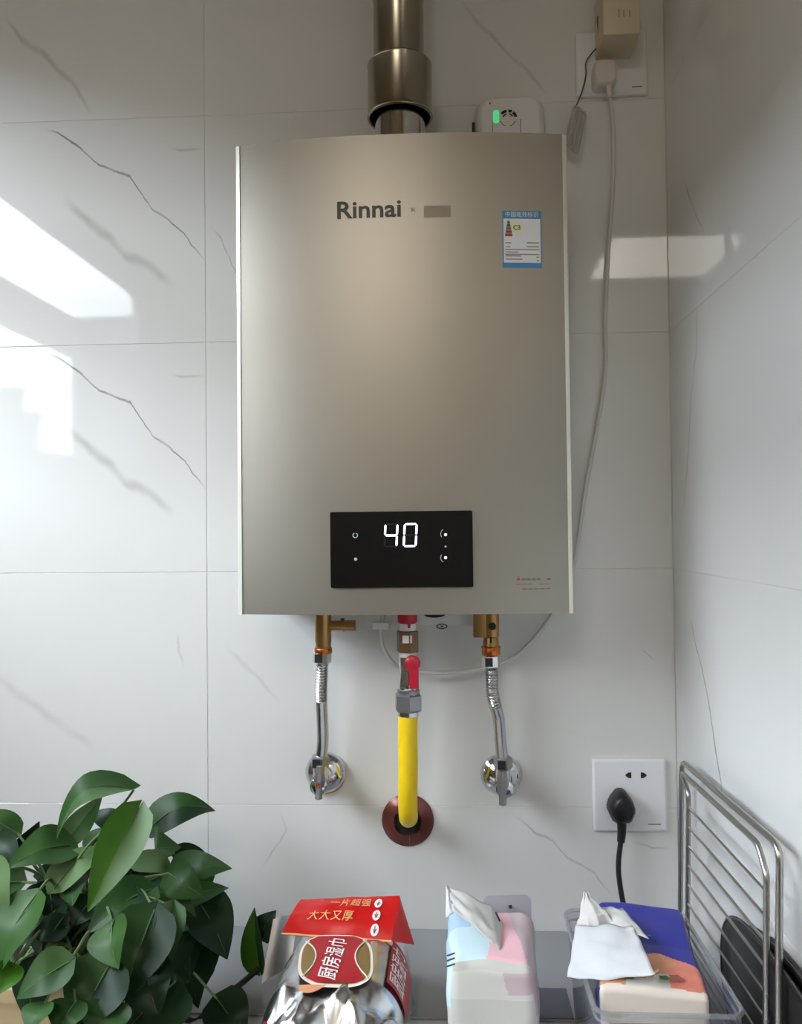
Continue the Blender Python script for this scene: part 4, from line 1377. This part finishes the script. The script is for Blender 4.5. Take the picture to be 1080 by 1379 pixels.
kt = thing('facial_tissue_pack', 'royal blue tissue pack with orange food print in the clear bin', 'tissue pack', (.18, -.25, ZT + .0026))
kc = Vector((.1845, -.2575, ZT + .0026 + .0545))
kang = math.radians(-8)
def kt_fn(q, p):
    d = q - kc
    # pillow top and slight twist so the far end sits to the right
    w = 1 - .05 * p.y * (1 if p.z > -.5 else 0)
    d.x *= w
    d.z += max(0, p.z) * (.003 * (1 - p.x * p.x) + .0065 * max(0, p.y)) + .0025 * noise.noise(q * 24)
    d.x += .0018 * noise.noise(q * 26 + Vector((5, 5, 0)))
    x = d.x * math.cos(kang) - d.y * math.sin(kang) * -1 * -1
    y = d.x * math.sin(kang) + d.y * math.cos(kang)
    x = d.x * math.cos(kang) - d.y * math.sin(kang)
    return kc + Vector((x, y, d.z))
def kt_mi(m):
    x, y, z = m
    if z > .98:
        edge = -.22 - .34 * (x - .15) ** 2 + .02 * math.sin(x * 9)
        if y < -.93 - .02 * math.sin(x * 11): return 3
        if y < edge:
            if y < -.70 + .06 * math.sin(x * 7) and -.5 < x < .3: return 4
            return 2 if x + .12 * math.sin(y * 20) < .42 else 5
        return 1
    if y < -.98: return 3
    return 1
bm = softbox(B(), kc, (.0440, .0740, .0545), 100, .14, kt_fn, kt_mi)
obj('wrapper', bm, [M['royal'], M['royal'], M['orange'], M['paper'], M['pk_white'], M['coral']], kt)
# printed strokes on the orange field
def ktop(x, y, h=.0006):
    d = Vector((x, y, .0))
    xx = d.x * math.cos(kang) - d.y * math.sin(kang)
    yy = d.x * math.sin(kang) + d.y * math.cos(kang)
    return kc + Vector((xx, yy, .0545 + .003 * (1 - (x / .044) ** 2) + h + .0012))
for pts in ([(-.022, -.048), (-.014, -.044), (-.008, -.047), (-.013, -.052), (-.021, -.051)], [(-.018, -.050), (-.013, -.0475)], [(-.002, -.055), (.006, -.047)]):
    obj('printed_stroke', tube(B(), [ktop(x, y) for x, y in pts], .0009, 6), M['cream'], kt, smooth=False)
for (x, y, w, h_, mm) in ((.010, -.058, .006, .004, 'green_ink'), (.020, -.056, .007, .006, 'red_ink'), (-.020, -.063, .006, .002, 'green_ink')):
    bm = disc(lambda a, b: ktop(x + a * w, y + b * h_), [(math.cos(k * .63) * (1 - .3 * (k % 2)), math.sin(k * .63) * (1 - .3 * (k % 2))) for k in range(10)], 2)
    obj('printed_leaf', bm, M[mm], kt, smooth=False)
bm = B()
pts = [(0.1744, -0.2050, 1.0648), (0.1793, -0.2220, 1.0627), (0.1867, -0.2360, 1.0625), (0.1927, -0.2460, 1.0618)]
P = spline([Vector(p) for p in pts], 5)
def cy(a, b):
    i = a * (len(P) - 1)
    p = P[int(min(i, len(P) - 1))].copy()
    p.x += (b - .5) * .010 * math.sin(math.pi * (a * .9 + .1))
    p.z = kc.z + .0545 + .0048
    return p
grid(bm, cy, len(P) - 1, 3)
obj('cyan_flash', bm, M['cyan'], kt, smooth=False, label='light blue printed flash')
sheet('tissue_sheet', (0.1214, -0.2450, 1.0687), (0.1718, -0.2620, 1.0777), (0.1051, -0.3000, 1.0492), (0.1747, -0.3300, 1.0714), (0, -.010, .006), M['tissue'], kt, 'large white tissue hanging over the left edge', nu=22, nv=18, seed=3, wr=.006,
      top=lambda a, b: Vector((0, 0, -.010 * max(0, .5 - abs(a - .55)) * b)))
sheet('tissue_spike', (0.1330, -0.2250, 1.0924), (0.1387, -0.2250, 1.0903), (0.1229, -0.2400, 1.0634), (0.1591, -0.2500, 1.0710), (0, -.006, 0), M['tissue_grey'], kt, 'thin white tissue tip standing up', nu=10, nv=12, seed=11, wr=.006)
sheet('tissue_fold', (0.1446, -0.2150, 1.0720), (0.1703, -0.2250, 1.0770), (0.1567, -0.2550, 1.0713), (0.1835, -0.2750, 1.0720), (0, -.003, .004), M['tissue_grey'], kt, 'grey white fold of tissue over the slot', nu=12, nv=8, seed=7, wr=.003)

# ------------------------------------------------------------------ wire rack and dark lids
rk = thing('wire_rack', 'stainless wire rack standing upright along the right wall', 'rack', (.268, -.22, ZT))
def lean(p):
    """rack plane: leans very slightly against the wall"""
    y, z = p
    return Vector((.2700 - .003 * (1.18 - z) / .235, y, z))
def rnd(pts, rad, n=5):
    out = []
    for i, p in enumerate(pts):
        if i in (0, len(pts) - 1):
            out.append(p)
            continue
        a, b, c = Vector(pts[i - 1]), Vector(p), Vector(pts[i + 1])
        r_ = min(rad, (a - b).length * .45, (c - b).length * .45)
        s, e = b + (a - b).normalized() * r_, b + (c - b).normalized() * r_
        for k in range(n + 1):
            t_ = k / n
            out.append(tuple((1 - t_) ** 2 * s + 2 * t_ * (1 - t_) * b + t_ * t_ * e))
    return out
outer = rnd([(-.0735, ZT + .003), (-.0840, 1.1805), (-.3565, 1.1890), (-.3475, ZT + .003)], .016)
obj('outer_frame', tube(B(), [lean(p) for p in outer], .0030, 10), M['rack'], rk)
inner = rnd([(-.122, ZT + .0025), (-.1315, 1.1575), (-.1055, 1.1735), (-.3260, 1.1795), (-.3450, 1.1600), (-.3390, ZT + .0025)], .006)
ix = Vector((-.0062, 0, 0))
obj('inner_frame', tube(B(), [lean(p) + ix for p in inner], .0027, 10), M['rack'], rk)
z = 1.1430
i = 0
while z > ZT + .01:
    ya = -.1315 + (1.1575 - z) / .215 * .0095
    yb = -.3450 + (1.1600 - z) / .215 * .0055
    obj('rack_bar', tube(B(), [lean((ya + .0045, z)) + ix, lean((yb - .003, z + .0035)) + ix], .00135, 8), M['rack'], rk)
    z -= .0212
obj('cross_bar', tube(B(), [lean((-.122, ZT + .02)), lean((-.0745, ZT + .02))], .0016, 8), M['rack'], rk)
obj('cross_bar', tube(B(), [lean((-.339, ZT + .02)), lean((-.3475, ZT + .02))], .0016, 8), M['rack'], rk)

def oval_lid(label, xc, yc, hl, hz, thick):
    zc = ZT + hz + .0004
    t = thing('pan_lid', label, 'pan lid', (xc, yc, ZT))
    def sup(s, n=64):
        out = []
        for k in range(n):
            a = 2 * math.pi * k / n
            ca, sa = math.cos(a), math.sin(a)
            out.append((math.copysign(abs(ca) ** .74, ca) * hl * s, math.copysign(abs(sa) ** .74, sa) * hz * s))
        return out
    bm = B()
    rings = []
    for s, dx in ((.80, .0035), (.86, .0045), (.90, .0020), (.97, 0), (1, .0012), (.99, .0030), (.92, .0060), (.80, .0066)):
        rings.append([bm.verts.new((xc + (dx - .003) * .55, yc + a, zc + b)) for a, b in sup(s)])
    for a, b in zip(rings, rings[1:]):
        for k in range(64):
            bm.faces.new((a[k], a[(k + 1) % 64], b[(k + 1) % 64], b[k]))
    bm.faces.new(rings[0]); bm.faces.new(rings[-1])
    obj('dish', bm, M['lid'], t)
    obj('rim', tube(B(), [(xc - .0015, yc + a, zc + b) for a, b in sup(.975)], .0010, 6, closed=True), M['lidrim'], t, label='lighter rim with its highlight painted in')
    bm = B()
    for k in range(7):
        y = yc - hl * .6 + hl * 1.2 * k / 6
        tube(bm, [(xc + .0012, y, zc - hz * .55), (xc + .0012, y, zc + hz * .5)], .0007, 5)
    obj('rib', bm, M['lidrim'], t)  # pale strips stand in for vertical streaks of reflection
    return t
oval_lid('dark oval pan lid nearest the wire rack', .2755, -.330, .137, .0715, .006)
oval_lid('dark oval pan lid behind, leaning on the right wall', .2820, -.365, .145, .0740, .006)
#PLANT
# ------------------------------------------------------------------ pothos plant
px_, py_ = -.385, -.245
pl_ = thing('potted_pothos', 'leafy green pothos in a beige pot at the left', 'plant', (px_, py_, ZT))
obj('pot', lathe(B(), (px_, py_, ZT), (0, 0, 1), [(.060, 0), (.064, .003), (.082, .088), (.086, .090), (.088, .096), (.086, .102), (.080, .103), (.077, .098), (.060, .012), (0, .010)], 48), M['pot'], pl_)
obj('soil', lathe(B(), (px_, py_, ZT + .084), (0, 0, 1), [(.0735, 0), (.0745, .004), (.04, .007), (0, .008)], 32), M['soil'], pl_)
random.seed(4)
CAM = Vector((0, -1.0342, 1.45))
def leaf(b, t, width, nrm=(0.1, -.75, .65), arch=.12, fold=.22, m='leaf', m2=None, droop=0.0, stem=True, to=None, twist=0.0):
    b, t = Vector(b), Vector(t)
    ax = t - b
    L = ax.length
    ax.normalize()
    n = Vector(nrm)
    n = (n - ax * n.dot(ax)).normalized()
    w = ax.cross(n).normalized()
    bm = bmesh.new()
    NL, NW = 12, 4
    rows = []
    for i in range(NL + 1):
        t_ = i / NL
        hw = width * .47 * (math.sin(math.pi * min(1, t_ ** .58)) ** .85 if 0 < t_ < 1 else 0)
        hw = max(hw, .0004)
        c = b + ax * (L * t_) + n * (arch * L * 4 * t_ * (1 - t_)) - Vector((0, 0, 1)) * droop * L * t_ * t_
        row = []
        for j in range(-NW, NW + 1):
            s = j / NW
            back = -.10 * L * (s * s) * max(0, 1 - t_ * 3)
            cs = math.cos(twist * t_); sn = math.sin(twist * t_)
            ww = w * cs + n * sn
            nn = n * cs - w * sn
            row.append(bm.verts.new(c + ax * back + ww * (hw * s) + nn * (fold * hw * (abs(s) ** 1.4) - .05 * hw * math.sin(t_ * 9 + s * 2))))
        rows.append(row)
    for v in bm.verts:
        v.co.z = max(v.co.z, ZT + .0015)
    for i in range(NL):
        for j in range(2 * NW):
            q = bm.faces.new((rows[i][j], rows[i + 1][j], rows[i + 1][j + 1], rows[i][j + 1]))
            if m2 and j >= NW:
                q.material_index = 1
    lf = obj('leaf', bm, [M[m]] + ([M[m2]] if m2 else []), pl_, loc=b)
    # raised midrib
    if width > .03:
        mid_pts = [b + ax * (L * q) + n * (arch * L * 4 * q * (1 - q) + .0003) - Vector((0, 0, 1)) * droop * L * q * q for q in [k / 10 * .96 for k in range(11)]]
        mid_pts = [Vector((p.x, p.y, max(p.z, ZT + .003))) for p in mid_pts]
        obj('midrib', tube(B(), mid_pts, lambda q: .00075 * (1.05 - q), 5), M['rib'], lf)
    if stem:
        root = Vector(to) if to else Vector((px_ + random.uniform(-.045, .045), py_ + random.uniform(-.04, .04), ZT + .088))
        mid = (b + root) / 2 + Vector((0, 0, .02)) + (b - t).normalized() * .015
        obj('stem', tube(B(), spline([root, mid, b], 8), lambda q: .0019 - .0007 * q, 6), M['stem'], lf)
    return lf
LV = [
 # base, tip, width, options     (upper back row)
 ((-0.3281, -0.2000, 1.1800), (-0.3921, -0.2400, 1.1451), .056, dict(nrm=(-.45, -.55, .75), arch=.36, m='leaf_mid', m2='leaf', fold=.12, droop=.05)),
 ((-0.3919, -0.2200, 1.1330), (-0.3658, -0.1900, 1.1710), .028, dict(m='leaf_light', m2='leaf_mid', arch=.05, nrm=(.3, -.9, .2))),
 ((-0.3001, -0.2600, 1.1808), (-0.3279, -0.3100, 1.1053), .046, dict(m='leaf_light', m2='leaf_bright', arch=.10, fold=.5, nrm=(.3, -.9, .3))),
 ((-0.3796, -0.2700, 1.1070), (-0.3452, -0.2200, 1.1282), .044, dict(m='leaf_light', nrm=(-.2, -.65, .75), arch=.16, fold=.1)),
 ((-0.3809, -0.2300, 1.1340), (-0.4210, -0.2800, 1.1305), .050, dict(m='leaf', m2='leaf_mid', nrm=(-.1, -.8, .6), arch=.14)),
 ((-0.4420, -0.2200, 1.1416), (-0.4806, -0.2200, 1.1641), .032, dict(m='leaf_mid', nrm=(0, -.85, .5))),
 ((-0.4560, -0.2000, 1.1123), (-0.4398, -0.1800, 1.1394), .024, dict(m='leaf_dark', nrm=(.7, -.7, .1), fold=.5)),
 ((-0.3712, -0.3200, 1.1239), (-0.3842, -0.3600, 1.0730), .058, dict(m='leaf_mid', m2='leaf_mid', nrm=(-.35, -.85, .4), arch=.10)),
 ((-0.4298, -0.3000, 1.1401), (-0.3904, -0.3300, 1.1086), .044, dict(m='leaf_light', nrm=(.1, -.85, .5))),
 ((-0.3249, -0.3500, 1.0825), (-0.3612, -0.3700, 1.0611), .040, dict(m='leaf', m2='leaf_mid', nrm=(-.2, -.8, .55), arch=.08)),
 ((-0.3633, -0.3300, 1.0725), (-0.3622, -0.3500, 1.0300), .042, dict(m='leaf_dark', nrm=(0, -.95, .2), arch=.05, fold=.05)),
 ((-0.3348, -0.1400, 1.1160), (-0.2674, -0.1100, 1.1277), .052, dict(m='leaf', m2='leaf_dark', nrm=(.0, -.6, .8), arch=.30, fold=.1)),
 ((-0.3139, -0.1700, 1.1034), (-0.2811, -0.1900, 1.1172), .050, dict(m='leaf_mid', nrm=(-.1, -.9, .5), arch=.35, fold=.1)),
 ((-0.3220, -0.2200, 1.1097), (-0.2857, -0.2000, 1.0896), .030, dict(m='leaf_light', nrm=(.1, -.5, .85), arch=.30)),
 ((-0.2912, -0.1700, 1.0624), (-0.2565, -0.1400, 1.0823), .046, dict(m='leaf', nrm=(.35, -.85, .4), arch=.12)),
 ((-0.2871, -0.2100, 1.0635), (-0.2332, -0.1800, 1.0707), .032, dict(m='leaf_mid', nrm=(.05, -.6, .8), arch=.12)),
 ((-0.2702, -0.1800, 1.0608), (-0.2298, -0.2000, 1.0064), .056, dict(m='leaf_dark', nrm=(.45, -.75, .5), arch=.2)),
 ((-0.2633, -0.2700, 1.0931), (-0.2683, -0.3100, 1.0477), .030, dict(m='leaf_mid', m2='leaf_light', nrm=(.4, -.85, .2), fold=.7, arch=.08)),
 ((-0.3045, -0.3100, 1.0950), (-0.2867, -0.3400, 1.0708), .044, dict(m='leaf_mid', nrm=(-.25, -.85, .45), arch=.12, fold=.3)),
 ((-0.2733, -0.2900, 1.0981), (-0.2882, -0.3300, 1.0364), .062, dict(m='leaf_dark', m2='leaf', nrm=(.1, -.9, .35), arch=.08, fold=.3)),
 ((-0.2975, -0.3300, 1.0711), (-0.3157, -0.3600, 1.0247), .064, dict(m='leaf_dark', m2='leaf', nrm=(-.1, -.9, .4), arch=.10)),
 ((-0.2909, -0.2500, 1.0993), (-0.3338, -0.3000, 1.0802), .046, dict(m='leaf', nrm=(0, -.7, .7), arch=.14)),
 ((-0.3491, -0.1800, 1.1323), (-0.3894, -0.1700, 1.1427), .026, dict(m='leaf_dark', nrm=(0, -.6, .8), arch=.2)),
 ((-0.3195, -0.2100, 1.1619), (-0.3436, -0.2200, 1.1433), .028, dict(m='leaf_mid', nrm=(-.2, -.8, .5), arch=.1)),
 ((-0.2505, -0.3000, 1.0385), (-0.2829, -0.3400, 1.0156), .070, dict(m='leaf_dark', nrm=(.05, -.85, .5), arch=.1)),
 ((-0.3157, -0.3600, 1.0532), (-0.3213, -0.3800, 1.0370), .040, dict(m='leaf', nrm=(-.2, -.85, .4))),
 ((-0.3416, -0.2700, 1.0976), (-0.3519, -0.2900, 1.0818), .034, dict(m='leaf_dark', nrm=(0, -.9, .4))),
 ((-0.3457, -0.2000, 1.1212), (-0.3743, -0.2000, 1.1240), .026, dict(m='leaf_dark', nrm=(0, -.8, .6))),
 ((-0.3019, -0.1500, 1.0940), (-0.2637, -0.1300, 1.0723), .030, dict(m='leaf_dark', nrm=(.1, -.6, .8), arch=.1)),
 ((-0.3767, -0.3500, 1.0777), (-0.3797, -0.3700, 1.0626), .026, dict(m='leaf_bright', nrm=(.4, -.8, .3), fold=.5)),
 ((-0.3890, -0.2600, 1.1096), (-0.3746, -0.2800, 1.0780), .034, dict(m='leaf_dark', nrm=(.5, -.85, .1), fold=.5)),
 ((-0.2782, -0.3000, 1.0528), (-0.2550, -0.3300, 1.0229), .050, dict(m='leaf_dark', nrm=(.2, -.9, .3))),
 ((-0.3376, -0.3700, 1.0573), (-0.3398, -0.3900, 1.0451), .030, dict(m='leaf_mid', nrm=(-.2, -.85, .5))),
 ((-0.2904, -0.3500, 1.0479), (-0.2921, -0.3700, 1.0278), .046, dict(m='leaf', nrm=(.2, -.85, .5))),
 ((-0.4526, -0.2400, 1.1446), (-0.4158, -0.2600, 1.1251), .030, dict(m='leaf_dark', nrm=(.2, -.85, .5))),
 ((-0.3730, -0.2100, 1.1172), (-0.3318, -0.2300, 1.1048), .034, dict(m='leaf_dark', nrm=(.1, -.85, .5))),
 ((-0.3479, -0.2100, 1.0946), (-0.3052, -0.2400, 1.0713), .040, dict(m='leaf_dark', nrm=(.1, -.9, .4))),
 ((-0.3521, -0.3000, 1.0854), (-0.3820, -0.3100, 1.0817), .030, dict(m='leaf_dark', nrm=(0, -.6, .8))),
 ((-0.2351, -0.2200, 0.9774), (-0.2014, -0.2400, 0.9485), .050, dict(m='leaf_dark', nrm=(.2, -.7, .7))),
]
for b, t, w, kw in LV:
    leaf(b, t, w, **kw)
# filler leaves, their dark green paints in the shade on the right side
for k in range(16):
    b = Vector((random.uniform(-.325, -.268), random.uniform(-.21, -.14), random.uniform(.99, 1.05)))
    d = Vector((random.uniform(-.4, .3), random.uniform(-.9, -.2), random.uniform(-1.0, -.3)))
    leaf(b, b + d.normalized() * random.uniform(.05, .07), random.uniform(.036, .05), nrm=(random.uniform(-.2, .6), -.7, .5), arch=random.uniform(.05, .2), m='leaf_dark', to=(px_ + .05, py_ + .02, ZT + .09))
# filler leaves deep inside, the shade there put into their dark green
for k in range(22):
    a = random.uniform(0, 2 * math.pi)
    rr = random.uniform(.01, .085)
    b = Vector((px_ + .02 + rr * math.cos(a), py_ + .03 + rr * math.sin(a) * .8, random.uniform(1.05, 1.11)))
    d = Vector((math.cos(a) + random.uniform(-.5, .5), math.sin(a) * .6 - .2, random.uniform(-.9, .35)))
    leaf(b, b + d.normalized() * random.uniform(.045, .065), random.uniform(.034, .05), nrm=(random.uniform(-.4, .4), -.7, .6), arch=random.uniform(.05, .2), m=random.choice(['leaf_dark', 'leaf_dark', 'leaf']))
# runner towards the foil pack
vn = [(-0.2739, -0.2000, 0.9446), (-0.2523, -0.1800, 0.9463), (-0.2338, -0.1500, 0.9493), (-0.2128, -0.1300, 0.9599)]
obj('runner', tube(B(), spline([(px_ + .05, py_ + .02, ZT + .09)] + vn, 6), .0032, 8), M['vine'], pl_, label='dark trailing runner')
leaf((-0.2120, -0.1300, 0.9583), (-0.2198, -0.1200, 1.0227), .034, nrm=(-.35, -.9, .2), arch=.05, fold=.6, m='leaf_bright', m2='leaf', stem=False)
leaf((-0.2159, -0.1050, 0.9819), (-0.1994, -0.1000, 1.0103), .034, nrm=(0, -.7, .7), arch=.2, m='leaf_dark', stem=True, to=(-0.2120, -0.1300, 0.9583))
